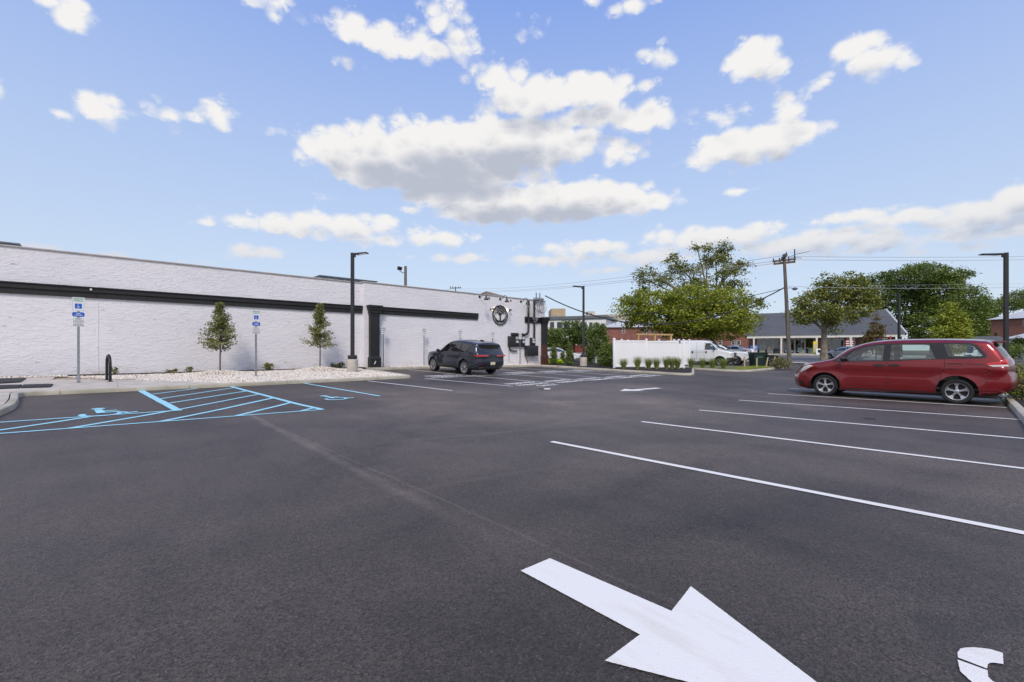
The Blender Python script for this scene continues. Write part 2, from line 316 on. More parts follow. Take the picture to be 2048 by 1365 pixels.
foliage('leaf_syc', (.145, .18, .038), (.30, .32, .078), (.36, .31, .10)); foliage('leaf_bright', (.19, .24, .026), (.41, .43, .055)); foliage('leaf_dark', (.07, .12, .030), (.17, .225, .055)); foliage('leaf_mid', (.095, .16, .034), (.24, .29, .068)); foliage('leaf_young', (.14, .165, .055), (.31, .32, .11), (.40, .33, .13)); foliage('leaf_red', (.15, .14, .045), (.24, .17, .075), (.33, .13, .065)); foliage('leaf_lime', (0.448, 0.614, 0.026), (0.806, 0.983, 0.053)); foliage('leaf_yellow', (.23, .28, .03), (.42, .45, .07)); foliage('blade', (0.101, 0.195, 0.035), (0.269, 0.348, 0.070), (0.582, 0.451, 0.176)); foliage('leaf_grey', (0.157, 0.184, 0.079), (0.291, 0.287, 0.132), (0.381, 0.205, 0.123)); foliage('lawn_blade', (0.202, 0.266, 0.035), (0.448, 0.451, 0.088))
mat('vinyl', (.84, .84, .86), .4, vary=.05, vscale=1.); mat('solar', (.02, .025, .05), .2)
car_paint('paint_red', (.21, .004, .008), .55); car_paint('paint_blue', (.017, .023, .040), .5); car_paint('paint_white', (.72, .73, .75), .0); car_paint('paint_silver', (.45, .47, .5), .5); car_paint('paint_black', (.012, .012, .014), .1)
glass('glass_clear', (.80, .88, .85), .95); glass('glass_tint', (.06, .065, .065), .35); glass('glass_shop', (.30, .34, .34), .65); glass('glass_far', (.2, .25, .28), .25)
mat('tyre', (.016, .016, .017), .8, vary=.3, vscale=20); mat('alloy', (.55, .55, .57), .3, .9); mat('alloy_grey', (.35, .34, .34), .3, .9); mat('wheel_dark', (.012, .012, .012), .6); mat('car_black', (.014, .014, .015), .35); mat('plastic_dark', (.03, .03, .032), .5)
mat('lens_red', (.55, .012, .015), .12, coat=1.); mat('lens_dark_red', (.16, .01, .012), .15, coat=1.); mat('lens_clear', (.62, .63, .62), .12, coat=1.); mat('lens_amber', (.75, .22, .04), .15, coat=1.); mat('chrome', (.75, .76, .78), .12, 1.); mat('seat_grey', (.30, .30, .29), .85); mat('liner', (.36, .36, .35), .85); mat('plate', (.70, .66, .42), .4)
mat('box_dark', (.030, .030, .032), .5, vary=.25, vscale=6); mat('meter_white', (.55, .56, .56), .4); mat('cable', (.02, .02, .022), .6); mat('cable_grey', (.40, .40, .42), .6)
mat('bin_green', (.012, .035, .030), .45, vary=.25); mat('bin_dark', (.020, .026, .024), .5, vary=.2); mat('trim_white', (.70, .69, .66), .6, vary=.12); mat('kerb_yellow', (.45, .33, .16), .85, vary=.4); mat('fence_red', (.21, .040, .032), .7, vary=.3, vscale=1.)
mat('wall_white', (.76, .76, .76), .7, vary=.1); mat('wall_beige', (.50, .38, .25), .85, vary=.15, vscale=.2); mat('wall_cream', (.52, .46, .38), .85, vary=.15, vscale=.2); mat('window_dark', (.05, .06, .07), .08); mat('dark_inside', (.015, .014, .013), .9); mat('far_white', (.62, .62, .62), .8)
for i, c in enumerate([(.10, .25, .45), (.5, .5, .48), (.35, .10, .08), (.55, .48, .2), (.12, .35, .32), (.25, .2, .32)]): mat('poster%d' % i, c, .5, vary=.6, vscale=4, col2=(.45, .45, .42))
mat('p_red', (.50, .02, .02), .5); mat('p_yellow', (.62, .50, .05), .5); mat('p_purple', (.14, .05, .45), .5); mat('p_blue', (.02, .12, .5), .5); mat('rear_glass', (.006, .006, .007), .25, spec=.25); mat('bulb', (1, .9, .7), .3, emit=(1, .82, .5), est=3.)

# ------------------------------------------------------------------ mesh helpers
class MB:
    def __init__(s): s.v = []; s.f = []; s.mi = []; s.cur = 0
    def add(s, vs, fs):
        o = len(s.v); s.v += [tuple(v) for v in vs]; s.f += [tuple(i+o for i in f) for f in fs]; s.mi += [s.cur]*len(fs); return s
    def box(s, a, b, mtx=None, ch=0.):
        x0, y0, z0 = a; x1, y1, z1 = b
        if ch > 0:
            bm = bmesh.new(); bmesh.ops.create_cube(bm, size=1)
            for v in bm.verts: v.co = Vector(((x0+x1)/2+v.co.x*(x1-x0), (y0+y1)/2+v.co.y*(y1-y0), (z0+z1)/2+v.co.z*(z1-z0)))
            bmesh.ops.bevel(bm, geom=bm.edges[:], offset=ch, segments=2, affect='EDGES', profile=.6)
            bm.verts.index_update(); vs = [v.co.copy() for v in bm.verts]; fs = [[v.index for v in f.verts] for f in bm.faces]; bm.free()
        else:
            vs = [Vector(p) for p in ((x0, y0, z0), (x1, y0, z0), (x1, y1, z0), (x0, y1, z0), (x0, y0, z1), (x1, y0, z1), (x1, y1, z1), (x0, y1, z1))]
            fs = [(0, 3, 2, 1), (4, 5, 6, 7), (0, 1, 5, 4), (1, 2, 6, 5), (2, 3, 7, 6), (3, 0, 4, 7)]
        if mtx: vs = [mtx @ Vector(v) for v in vs]
        return s.add(vs, fs)
    def tube(s, pts, r, n=8, caps=True, sq=False):
        pts = [Vector(p) for p in pts]; R = r if isinstance(r, (list, tuple)) else [r]*len(pts)
        vs = []; fs = []; up = None
        for i, p in enumerate(pts):
            t = (pts[min(i+1, len(pts)-1)]-pts[max(i-1, 0)]).normalized()
            if up is None:
                up = Vector((0, 0, 1)) if abs(t.z) < .9 else Vector((1, 0, 0))
            u = (up - t*up.dot(t)).normalized(); up = u; w = t.cross(u)
            for k in range(n):
                a = 2*PI*(k+(.5 if sq else 0))/n; rr = R[i]*(1.414 if sq else 1); vs.append(p+u*math.cos(a)*rr+w*math.sin(a)*rr)
        for i in range(len(pts)-1):
            for k in range(n): fs.append((i*n+k, i*n+(k+1) % n, (i+1)*n+(k+1) % n, (i+1)*n+k))
        if caps: fs.append(tuple(range(n-1, -1, -1))); fs.append(tuple(range((len(pts)-1)*n, len(pts)*n)))
        return s.add(vs, fs)
    def lathe(s, prof, n=24, mtx=None, axis='Z'):
        vs = []; fs = []
        for (r, h) in prof:
            for k in range(n):
                a = 2*PI*k/n; c, d = r*math.cos(a), r*math.sin(a)
                vs.append(Vector((c, d, h)) if axis == 'Z' else Vector((c, h, d)))
        for i in range(len(prof)-1):
            for k in range(n): fs.append((i*n+k, i*n+(k+1) % n, (i+1)*n+(k+1) % n, (i+1)*n+k))
        if mtx: vs = [mtx @ v for v in vs]
        return s.add(vs, fs)
    def prism(s, poly, fn0, fn1):              # poly 2D -> two maps to 3D
        n = len(poly); vs = [fn0(*p) for p in poly]+[fn1(*p) for p in poly]
        return s.add(vs, [tuple(range(n-1, -1, -1)), tuple(range(n, 2*n))]+[(i, (i+1) % n, (i+1) % n+n, i+n) for i in range(n)])
    def build(s, name, m, parent=None, smooth=False, loc=None):
        me = bpy.data.meshes.new(name); me.from_pydata(s.v, [], s.f)
        ms = m if isinstance(m, (list, tuple)) else [m]
        for x in ms: me.materials.append(M[x])
        if len(ms) > 1: me.polygons.foreach_set('material_index', s.mi)
        if smooth:
            me.polygons.foreach_set('use_smooth', [True]*len(me.polygons))
            if smooth != 2: me.set_sharp_from_angle(angle=math.radians(38))
        bm = bmesh.new(); bm.from_mesh(me); bmesh.ops.recalc_face_normals(bm, faces=bm.faces); bm.to_mesh(me); bm.free()
        return link(name, me, parent, loc)
def link(name, me, parent=None, loc=None):
    o = bpy.data.objects.new(name, me); C.objects.link(o)
    if parent: o.parent = parent
    if loc is not None: o.location = loc
    return o
def tag(o, label, cat, group=None):
    o['label'] = label; o['category'] = cat
    if group: o['group'] = group
    return o
def thing(name, label, cat, loc=(0, 0, 0), rz=0, group=None):
    o = bpy.data.objects.new(name, None); C.objects.link(o); o.location = loc; o.rotation_euler = (0, 0, rz); o.empty_display_size = .2
    return tag(o, label, cat, group)
def struct(o): o['kind'] = 'structure'; return o
def stuff(o): o['kind'] = 'stuff'; return o
def bm_box(name, a, b, m, parent=None, ch=0., mtx=None): return MB().box(a, b, mtx, ch).build(name, m, parent, smooth=ch > 0)
def inpoly(P, poly):
    P = np.asarray(P, float); x, y = P[:, 0], P[:, 1]; c = np.zeros(len(P), bool); n = len(poly)
    for i in range(n):
        x0, y0 = poly[i]; x1, y1 = poly[(i+1) % n]
        if y0 == y1: continue
        c ^= ((y0 > y) != (y1 > y)) & (x < (x1-x0)*(y-y0)/(y1-y0)+x0)
    return c
def cdt(polys, grid, minspace=.45, extra=()):
    """constrained triangulation of closed polygons + grid points; returns verts (n,2), tris (m,3)"""
    vs = []; es = []
    for p in polys:
        o = len(vs); vs += [tuple(q) for q in p]; es += [(o+i, o+(i+1) % len(p)) for i in range(len(p))]
    B = np.array(vs); lo = B.min(0); hi = B.max(0)
    gx = np.arange(lo[0]+grid*.5, hi[0], grid); gy = np.arange(lo[1]+grid*.5, hi[1], grid)
    gp = np.array([(x, y) for x in gx for y in gy]) if len(gx) and len(gy) else np.zeros((0, 2))
    if len(extra): gp = np.concatenate([np.array(extra), gp]) if len(gp) else np.array(extra)
    if len(gp):
        seg = np.array([(vs[a], vs[b]) for a, b in es]); a = seg[:, 0]; d = seg[:, 1]-a; dd = (d*d).sum(1)+1e-12
        keep = []
        for p in gp:
            t = np.clip(((p-a)*d).sum(1)/dd, 0, 1); q = a+d*t[:, None]
            keep.append(((q-p)**2).sum(1).min() > (grid*minspace)**2)
        if len(extra): keep[:len(extra)] = [True]*len(extra)
        gp = gp[np.array(keep)]
        vs += [tuple(p) for p in gp]
    r = delaunay_2d_cdt([Vector(v) for v in vs], es, [], 0, 1e-5)
    return np.array([tuple(v) for v in r[0]]), [tuple(f) for f in r[2]]
def fill(poly, zf, grid, name, m, parent=None):
    V, T = cdt([poly], grid); c = np.array([V[list(t)].mean(0) for t in T]); k = inpoly(c, poly)
    mb = MB(); mb.add([(x, y, zf(x, y)) for x, y in V], [t for t, q in zip(T, k) if q])
    return mb.build(name, m, parent, smooth=2)
_txt = {}
def text(txt, size, m, parent, mtx, name='lettering', sx=1., bold=.035):
    if (txt, size, m) not in _txt:
        cu = bpy.data.curves.new('t', 'FONT'); cu.body = txt; cu.size = size; cu.align_x = 'CENTER'; cu.align_y = 'CENTER'; cu.resolution_u = 2; cu.offset = size*bold
        o = bpy.data.objects.new('t', cu); C.objects.link(o); dg = bpy.context.evaluated_depsgraph_get()
        me = bpy.data.meshes.new_from_object(o.evaluated_get(dg)); bpy.data.objects.remove(o); bpy.data.curves.remove(cu)
        me.materials.clear(); me.materials.append(M[m]); _txt[(txt, size, m)] = me
    o = link(name, _txt[(txt, size, m)], parent); o.matrix_local = mtx @ Matrix.Scale(sx, 4, (1, 0, 0)); return o
def catmull(pts, n=6, closed=False):
    P = [Vector(p) for p in pts]; out = []; N = len(P)
    for i in range(N if closed else N-1):
        p0 = P[(i-1) % N] if closed or i else P[0]; p1 = P[i]; p2 = P[(i+1) % N]; p3 = P[(i+2) % N] if closed or i+2 < N else P[-1]
        for k in range(n):
            t = k/n; out.append(.5*((2*p1)+(p2-p0)*t+(2*p0-5*p1+4*p2-p3)*t*t+(3*p1-p0-3*p2+p3)*t**3))
    if not closed: out.append(P[-1])
    return out
# ------------------------------------------------------------------ ground, lot, street
def sheet(xs, ys, zf, name, m):
    mb = MB(); n = len(ys)
    mb.add([(x, y, zf(x, y)) for x in xs for y in ys], [(i*n+j, (i+1)*n+j, (i+1)*n+j+1, i*n+j+1) for i in range(len(xs)-1) for j in range(n-1)])
    return struct(mb.build(name, m, smooth=2))
fr = lambda a, b, s: list(np.arange(a, b+1e-6, s))
sheet([-1200, -300, -100]+fr(-60, 130, 10)+[200, 400, 1200], [-1200, -300, -100]+fr(-60, 130, 10)+[200, 400, 1200], lambda x, y: hz(x, y)-.09, 'ground', 'land')
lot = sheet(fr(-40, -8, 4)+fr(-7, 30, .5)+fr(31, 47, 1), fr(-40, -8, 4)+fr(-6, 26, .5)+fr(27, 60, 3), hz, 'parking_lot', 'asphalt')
sheet(fr(49, 75, 2), fr(-90, 120, 5), lambda x, y: hz(x, y)-.02, 'street', 'street_asphalt')
sheet([47, 48.8], fr(-90, 120, 5), lambda x, y: hz(x, y)+.10, 'street_pavement', 'concrete')
sheet([75.25, 79.5], fr(-60, 90, 5), lambda x, y: hz(x, y)+.12, 'shop_pavement', 'concrete')

# ------------------------------------------------------------------ painted markings (parts of the lot)
ZM = .006
def strip(p, q, w, m, name):
    p = Vector(p[:2]); q = Vector(q[:2]); d = (q-p).normalized(); nn = Vector((-d.y, d.x))*w/2
    n = max(1, int((q-p).length/.15)); mb = MB(); vs = []
    for i in range(n+1):
        c = p.lerp(q, i/n)
        for s in (-1, 1):
            v = c+nn*s*(1+.10*noise.noise((c.x*2.3, c.y*2.3, s*5.)))+nn.normalized()*.006*noise.noise((c.x*.9, c.y*.9, 3.)); vs.append((v.x, v.y, hz(v.x, v.y)+ZM))
    mb.add(vs, [(2*i, 2*i+1, 2*i+3, 2*i+2) for i in range(n)]); return mb.build(name, m, lot)
def ragged(poly, s=.012, amp=.0022):
    o = []
    for a, b in zip(poly, poly[1:]+poly[:1]):
        a = Vector(a[:2]); b = Vector(b[:2]); n = max(1, min(90, int((b-a).length/s))); d = (b-a).normalized(); nn = Vector((-d.y, d.x))
        o += [tuple(a.lerp(b, i/n)+(nn*amp*noise.noise((a.x*7+i*.9, b.y*7, i*.31)) if i else Vector((0, 0)))) for i in range(n)]
    return o
def mark(poly, m, name, grid=.3, z=ZM): return fill(ragged(list(poly)) if name in ('direction_arrow', 'painted_letter') and poly[0][0] < 6 else [tuple(p[:2]) for p in poly], lambda x, y: hz(x, y)+z, grid, name, m, lot)
for a, b in (((1103, 884), (2048, 1067)), ((1283, 844), (2048, 938)), ((1398, 821), (2048, 878)), ((1477, 801), (2040, 840)), ((1536, 788), (2015, 816)), ((1580, 778), (2000, 802))):
    p, q = G(*a), G(*b); strip(p, q+(q-p).normalized()*(.6 if b[0] == 2048 else 0), .10, 'white_mark', 'stall_line')
for a, b in (((736, 762.5), (905, 782)),): strip(G(*a), G(*b), .10, 'thin_white', 'stall_line')
XE = [11.78, 14.1, 16.5, 18.7, 21.0, 23.2]; XT = [10.75, 13.05, 15.7, 18.4, 21.1, 23.8]
for k in range(6): strip((XT[k], 17.9 if k == 0 else 23.5), (XE[k], 12.95), .10, 'thin_white', 'stall_line')
strip((10.9, 17.85), (24.1, 17.85), .10, 'thin_white', 'stall_line')
def ground_text(t, x, y, size, sx):
    z = hz(x, y)+ZM+.004
    sl = math.atan((hz(x, y+.3)-hz(x, y-.3))/.6); slx = math.atan((hz(x+1, y)-hz(x-1, y))/2)
    text(t, size, 'white_mark', lot, Matrix.Translation((x, y, z)) @ Matrix.Rotation(.08, 4, 'Z') @ Matrix.Rotation(sl, 4, 'X') @ Matrix.Rotation(-slx, 4, 'Y'), 'pavement_lettering', sx)
for k in range(5):
    xm = (XE[k]+XE[k+1])/2
    ground_text('RESERVED', xm, 13.75, .52, .74); ground_text('PARKING', xm+.06, 13.1, .52, .82)
    if k == 0: ground_text('ONLY', xm+.3, 12.45, .52, .9)
    xm = (XT[k]+XT[k+1])/2+.35
    if k != 1: ground_text('RESERVED', xm, 18.9, .52, .74)
    ground_text('PARKING', xm+.04, 18.3, .52, .82)
BL = [((280, 781), (357, 822), .17), ((463, 774), (645, 820), .13), ((-60, 872.5), (645, 820), .10), ((-60, 849.8), (352, 822), .10),
      ((278, 780.5), (306, 780), .08), ((305, 789.6), (394, 778), .10), ((318, 798.6), (469, 776), .10), ((336, 807.6), (492, 783), .10), ((357, 820), (516, 789.6), .10),
      ((322, 844), (547, 796.6), .12), ((472, 833), (580, 806.4), .12), ((602, 823), (627, 817), .11), ((138, 857.5), (346, 821.5), .12), ((-40, 867), (184, 833.7), .12), ((608, 767), (760, 793), .11)]
for i, (a, b, w) in enumerate(BL):
    o = strip(G(*a), G(*b), w, 'blue_mark', 'blue_line')
    for v in o.data.vertices: v.co.z += .0008*(i % 6)
def arrow(tip, tail, sw=.27, hw=.93, hl=.95):
    tip = Vector(tip); tail = Vector(tail); d = (tip-tail).normalized(); n = Vector((-d.y, d.x)); b = tip-d*hl
    mark([tail+n*sw/2, b+n*sw/2, b+n*hw/2+d*.02, tip, b-n*hw/2+d*.02, b-n*sw/2, tail-n*sw/2], 'white_mark', 'direction_arrow')
mark([(2.0, 2.125), (2.0, 1.24), (1.71, 1.245), (2.17, .31), (2.64, 1.285), (2.31, 1.235), (2.27, 2.115)], 'white_mark', 'direction_arrow', .12)
arrow((13.45, 9.15), (15.6, 8.85), .3, .95, .8)
for pl in ([(1915, 1308), (1921, 1300), (1932, 1297.8), (1950, 1297.5), (1980, 1301), (2005.6, 1308.8), (2007, 1331), (1988, 1328.3), (1980, 1328.4), (1975.5, 1332), (1974, 1340), (1916, 1318)],
           [(1915, 1322), (1975, 1343.6), (1976, 1356), (1985, 1365), (2010, 1378), (2030, 1400), (2010, 1415), (1965, 1390), (1942, 1365), (1921, 1346)]):
    mark([G(*p) for p in pl], 'white_mark', 'painted_letter', .06)
for pl, m in (([(1088, 777.6), (1100, 777.2), (1101, 779.2), (1089, 779.6)], 'white_mark'), ([(1077, 778), (1086, 777.8), (1087, 779.4), (1078, 779.6)], 'black_rubber'), ([(1726, 836.5), (1750, 837.2), (1752, 839.6), (1730, 839)], 'black_rubber')):
    mark([G(*p) for p in pl], m, 'survey_dab' if m == 'white_mark' else 'tar_patch', .3)
def wheelchair(mx):
    """stencilled access symbol, unit about 1.2 high, drawn upright in xy"""
    out = []
    arc = [(.36*math.cos(a), .36*math.sin(a)) for a in np.linspace(math.radians(150), math.radians(395), 22)]
    inn = [(.25*math.cos(a), .25*math.sin(a)) for a in np.linspace(math.radians(395), math.radians(150), 22)]
    out.append([(x-.02, y+.0) for x, y in arc+inn])
    out.append([(-.13, .76), (.0, .76), (.02, .50), (.24, .50), (.24, .40), (.03, .40), (.04, .26), (.27, .26), (.42, -.06), (.56, -.02), (.54, -.14), (.36, -.18), (.20, .14), (-.10, .14)])
    out.append([(-.06+.12*math.cos(a), .92+.12*math.sin(a)) for a in np.linspace(0, 2*PI, 16)[:-1]])
    return [[mx @ Vector((x, y)) for x, y in p] for p in out]
for cx, cy, s in ((-.10, 13.35, 1.0), (4.92, 13.05, .85)):
    mx = Matrix(((s*1.05, -.03), (.05, s*1.05)))
    for p in wheelchair(mx): mark([(v.x+cx, v.y+cy) for v in p], 'blue_mark', 'access_symbol', .15, .011)

# ------------------------------------------------------------------ kerbs and beds
def kerb(path, name, seg=3.05, h=.13):
    root = bpy.data.objects.new(name, None); C.objects.link(root); struct(root)
    P = [Vector(p[:2]) for p in path]; fine = []
    for a, b in zip(P, P[1:]):
        n = max(1, int((b-a).length/.3)); fine += [a.lerp(b, i/n) for i in range(n)]
    fine.append(P[-1]); L = [0]
    for a, b in zip(fine, fine[1:]): L.append(L[-1]+(b-a).length)
    def at(l):
        l = min(max(l, 0), L[-1]); i = max(0, min(len(L)-2, int(np.searchsorted(L, l))-1)); t = (l-L[i])/(L[i+1]-L[i]+1e-9); return fine[i].lerp(fine[i+1], t)
    s0 = 0.
    while s0 < L[-1]-.05:
        s1 = min(L[-1], s0+seg)
        if L[-1]-s1 < .6: s1 = L[-1]
        st = np.linspace(s0+.006, s1-.006, max(2, int((s1-s0)/.25)+1)); vs = []; fs = []
        prof = [(0.02, -.1), (.0, .0), (.012, h-.03), (.018, h-.012), (.035, h-.001), (.15, h), (.15, -.1)]; k = len(prof)
        for l in st:
            c = at(l); d = (at(l+.05)-at(l-.05)).normalized(); nn = Vector((-d.y, d.x)); jz = .004*math.sin(l*1.7)
            for o_, z in prof:
                q = c+nn*o_; vs.append((q.x, q.y, hz(q.x, q.y)+z+jz*(z > .05)))
        for i in range(len(st)-1):
            for j in range(k): fs.append((i*k+j, i*k+(j+1) % k, (i+1)*k+(j+1) % k, (i+1)*k+j))
        fs += [tuple(range(k)), tuple(range((len(st)-1)*k, len(st)*k))]
        MB().add(vs, fs).build('kerb_segment', 'kerb_concrete', root, smooth=True); s0 = s1
    return root
kerb([(-4.2, 12.6), G(-60, 862), G(0, 833), G(18, 825), G(31, 818), G(37, 809), (-1.72, 17.0), (-1.84, 18.2), (-1.70, 18.40), (-1.1, 18.38), (4, 18.3), (10.05, 18.35), (10.35, 18.45), (10.52, 18.8), (10.55, 23.4), (10.68, 23.62), (10.95, 23.72), (24.0, 23.9), (24.45, 23.75), (24.6, 23.3), (24.42, 17), (24.3, 12.9), (24.4, 12.35), (24.75, 12.02), (25.3, 12.1), (30.3, 14.5)], 'kerb')
kerb([(33.5, 17.5), (31.3, 15.2), (30.85, 12.9), (31.05, 11.75), (31.7, 11.25), (38.4, 11.2), (39.6, 11.7), (40.5, 13.5)], 'kerb')
kerb([(36, .6), (20, .05), (13.7, -.25), (6, -.45)], 'kerb')
kerb([(46.9, -60), (46.9, -8)], 'kerb', 6); kerb([(75, 90), (75, -50)][::-1], 'kerb', 6, .14)
walk = bpy.data.objects.new('sidewalk', None); C.objects.link(walk); struct(walk)
def slab(poly, off=.128, th=.09, m='concrete', name='slab', parent=walk):
    c = sum((Vector(p) for p in poly), Vector((0, 0)))/len(poly); q = [c+(Vector(p)-c)*(1-.008/((Vector(p)-c).length+.01)) for p in poly]
    zf = lambda d: (lambda x, y: (x, y, hz(x, y)+off-d))
    return MB().prism([tuple(p) for p in q], zf(th), zf(0)).build(name, m, parent)
for x in (-7.5, -6, -4.5): slab([(x, 18.5), (x+1.5, 18.5), (x+1.5, 20.9), (x, 20.9)]); slab([(x, 20.9), (x+1.5, 20.9), (x+1.5, 24.1), (x, 24.1)])
slab([(-3, 18.5), (-1.5, 18.5), (-1.5, 20.9), (-3, 20.9)]); slab([(-3, 20.9), (-1.5, 20.9), (-1.5, 23.8), (-3, 24.1)])
slab([(-1.5, 18.5), (.2, 18.5), (.2, 21.6), (-1.5, 22.6)]); slab([(.2, 18.5), (1.7, 18.5), (1.7, 20.1), (.2, 21.6)]); slab([(1.7, 18.5), (3.0, 18.5), (2.7, 18.9), (1.7, 20.1)])
def inset(pts, o):
    P = [Vector(p[:2]) for p in pts]; r = []
    for i, p in enumerate(P):
        d = (P[min(i+1, len(P)-1)]-P[max(i-1, 0)]).normalized(); r.append(tuple(p+Vector((-d.y, d.x))*o))
    return r
slab([(-7, 12.9)]+inset([(-4.2, 12.6), G(-60, 862), G(0, 833), G(18, 825), G(31, 818), G(37, 809), (-1.72, 17.0), (-1.84, 18.2)], .17)+[(-2.0, 18.42), (-7, 18.42)])
zb = lambda x, y: hz(x, y)+.10
MOUND = [(3.72, 23.6, .13, .55), (8.1, 23.6, .18, .6), (6.1, 21.6, .03, 1.2)]
def zg(x, y): return zb(x, y)+sum(h*math.exp(-((x-a)**2+(y-b)**2)/(2*s*s)) for a, b, h, s in MOUND)
GP = [(-1.2, 23.95), (1.62, 20.5), (2.72, 19.0), (3.05, 18.53), (9.95, 18.53), (10.3, 18.62), (10.38, 18.95), (10.38, 24.2), (10.2, 24.35), (-1.2, 24.45)]
def named(o, label=None, cat=None): return o
struct(fill([(-8, 18.4), (10.4, 18.5), (10.42, 25.3), (-8, 25.3)], lambda x, y: zg(x, y)-.035 if y < 24.3 else zb(x, y)-.01, .4, 'planting_bed', 'sand_bed'))
struct(fill([(-8, 24.42), (10.2, 24.32), (10.9, 24.3), (10.9, 25.3), (-8, 25.3)], lambda x, y: zb(x, y)+.03+.02*math.sin(x*3)*math.sin(y*5), .25, 'soil_strip', 'soil'))
struct(fill([(10.8, 23.86), (24.3, 24.04), (24.8, 25.2), (10.6, 25.2)], lambda x, y: zb(x, y)+.02, .4, 'wall_bed', 'sand_bed'))
struct(fill([(24.7, 23.8), (24.58, 17), (24.46, 13), (24.6, 12.4), (24.9, 12.2), (25.3, 12.3), (30.4, 14.7), (33, 30), (26.4, 30), (26.4, 24.2)], lambda x, y: zb(x, y)+.06*sm(24.5, 25.5, x), .6, 'mulch_bed', 'mulch'))
struct(fill([(33.5, 17.4), (31.48, 15.15), (31.0, 12.9), (31.2, 11.85), (31.8, 11.42), (38.4, 11.38), (39.4, 11.8), (40.3, 13.5), (37, 14), (35, 17)], lambda x, y: zb(x, y)+.02, .6, 'turf_island', 'turf'))
struct(fill([(36, .42), (20, -.12), (13.7, -.42), (6, -.62), (6, -4), (40, -4)], lambda x, y: zb(x, y)+.03*math.sin(x*2), .6, 'mulch_bed', 'mulch'))
struct(fill([(38, 5.5), (46.5, 5.0), (46.5, -30), (40, -30), (38, -4), (37, .3)], lambda x, y: hz(x, y)+.05, 1.2, 'turf_verge', 'turf'))
def scatter(poly, n):
    P = np.array(poly); out = np.zeros((0, 2))
    while len(out) < n:
        q = rng.uniform(P.min(0), P.max(0), (n, 2)); out = np.concatenate([out, q[inpoly(q, poly)]])
    return out[:n]
def np_mesh(name, V, Fq, m, parent=None, tint=None, smooth=False):
    k = Fq.shape[1]; me = bpy.data.meshes.new(name); me.vertices.add(len(V)); me.vertices.foreach_set('co', V.astype(np.float32).ravel())
    me.loops.add(Fq.size); me.loops.foreach_set('vertex_index', Fq.astype(np.int32).ravel())
    me.polygons.add(len(Fq)); me.polygons.foreach_set('loop_start', np.arange(0, Fq.size, k, dtype=np.int32)); me.polygons.foreach_set('loop_total', np.full(len(Fq), k, np.int32))
    me.materials.append(M[m])
    if tint is not None:
        ca = me.color_attributes.new('tint', 'FLOAT_COLOR', 'POINT'); ca.data.foreach_set('color', np.concatenate([tint, np.ones((len(V), 4-tint.shape[1]))], 1).astype(np.float32).ravel())
    me.update(); me.validate(); 
    if smooth: me.polygons.foreach_set('use_smooth', [True]*len(Fq))
    return link(name, me, parent)
def stones(poly, n, zf, size, name):
    P = scatter(poly, n); base = np.array([(1, 0, 0), (0, 1, 0), (-1, 0, 0), (0, -1, 0), (0, 0, 1), (0, 0, -1)], float)
    T = np.array([(0, 1, 4), (1, 2, 4), (2, 3, 4), (3, 0, 4), (1, 0, 5), (2, 1, 5), (3, 2, 5), (0, 3, 5)])
    ang = rng.uniform(0, 2*PI, n); s = size*rng.uniform(.6, 1.45, n)
    V = np.repeat(base[None], n, 0)*rng.uniform(.6, 1.15, (n, 6, 1))+rng.normal(0, .12, (n, 6, 3)); V[:, :, 2] *= .7
    c, d = np.cos(ang)[:, None], np.sin(ang)[:, None]
    X = V[:, :, 0]*c-V[:, :, 1]*d; Y = V[:, :, 0]*d+V[:, :, 1]*c
    V = np.stack([X, Y, V[:, :, 2]], 2)*s[:, None, None]
    z = np.array([zf(x, y) for x, y in P])+rng.uniform(-.01, .02, n)
    V += np.stack([P[:, 0], P[:, 1], z], 1)[:, None, :]
    tint = np.repeat(rng.uniform(0, 1, (n, 1, 2)), 6, 1)
    return stuff(np_mesh(name, V.reshape(-1, 3), (T[None]+np.arange(n)[:, None, None]*6).reshape(-1, 3), 'gravel', None, tint.reshape(-1, 2)))
tag(stones(GP, 26000, lambda x, y: zg(x, y)-.012, .028, 'gravel'), 'cream white landscaping stones filling the bed below the white wall', 'gravel')
tag(stones([(-3.2, 24.15), (-1.2, 23.9), (-1.2, 24.4), (-3.2, 24.5)], 500, lambda x, y: zb(x, y)+.03, .034, 'gravel'), 'thin line of cream stones along the back edge of the sidewalk', 'gravel')
tag(stones([(12.5, 24.02), (24.2, 24.15), (24.4, 24.9), (12.5, 24.9)], 2200, lambda x, y: zb(x, y)+.022, .035, 'gravel'), 'sparse pale stones between the kerb and the wall with reserved signs', 'gravel')

# rubber mats by the ramp at the left
for pl, lb in (([(-14, 759), (52, 757.6), (40, 765.2), (-14, 768.5)], 'black rubber ramp mat lying against the foot of the white wall'),
               ([(-14, 772.6), (44, 771), (38, 777), (-14, 779)], 'black rubber mat on the sidewalk, cut off square beside its twin'),
               ([(47, 771), (106, 769.6), (100, 775), (42, 776.8)], 'short black rubber mat on the sidewalk nearest the handicap sign post')):
    P = [G(x, y, .135) for x, y in pl]; fz = lambda d: (lambda x, y: (x, y, hz(x, y)+d))
    tag(MB().prism([(p.x, p.y) for p in P], fz(.129), fz(.165)).build('rubber_mat', 'black_rubber'), lb, 'mat', 'black mats on the sidewalk')
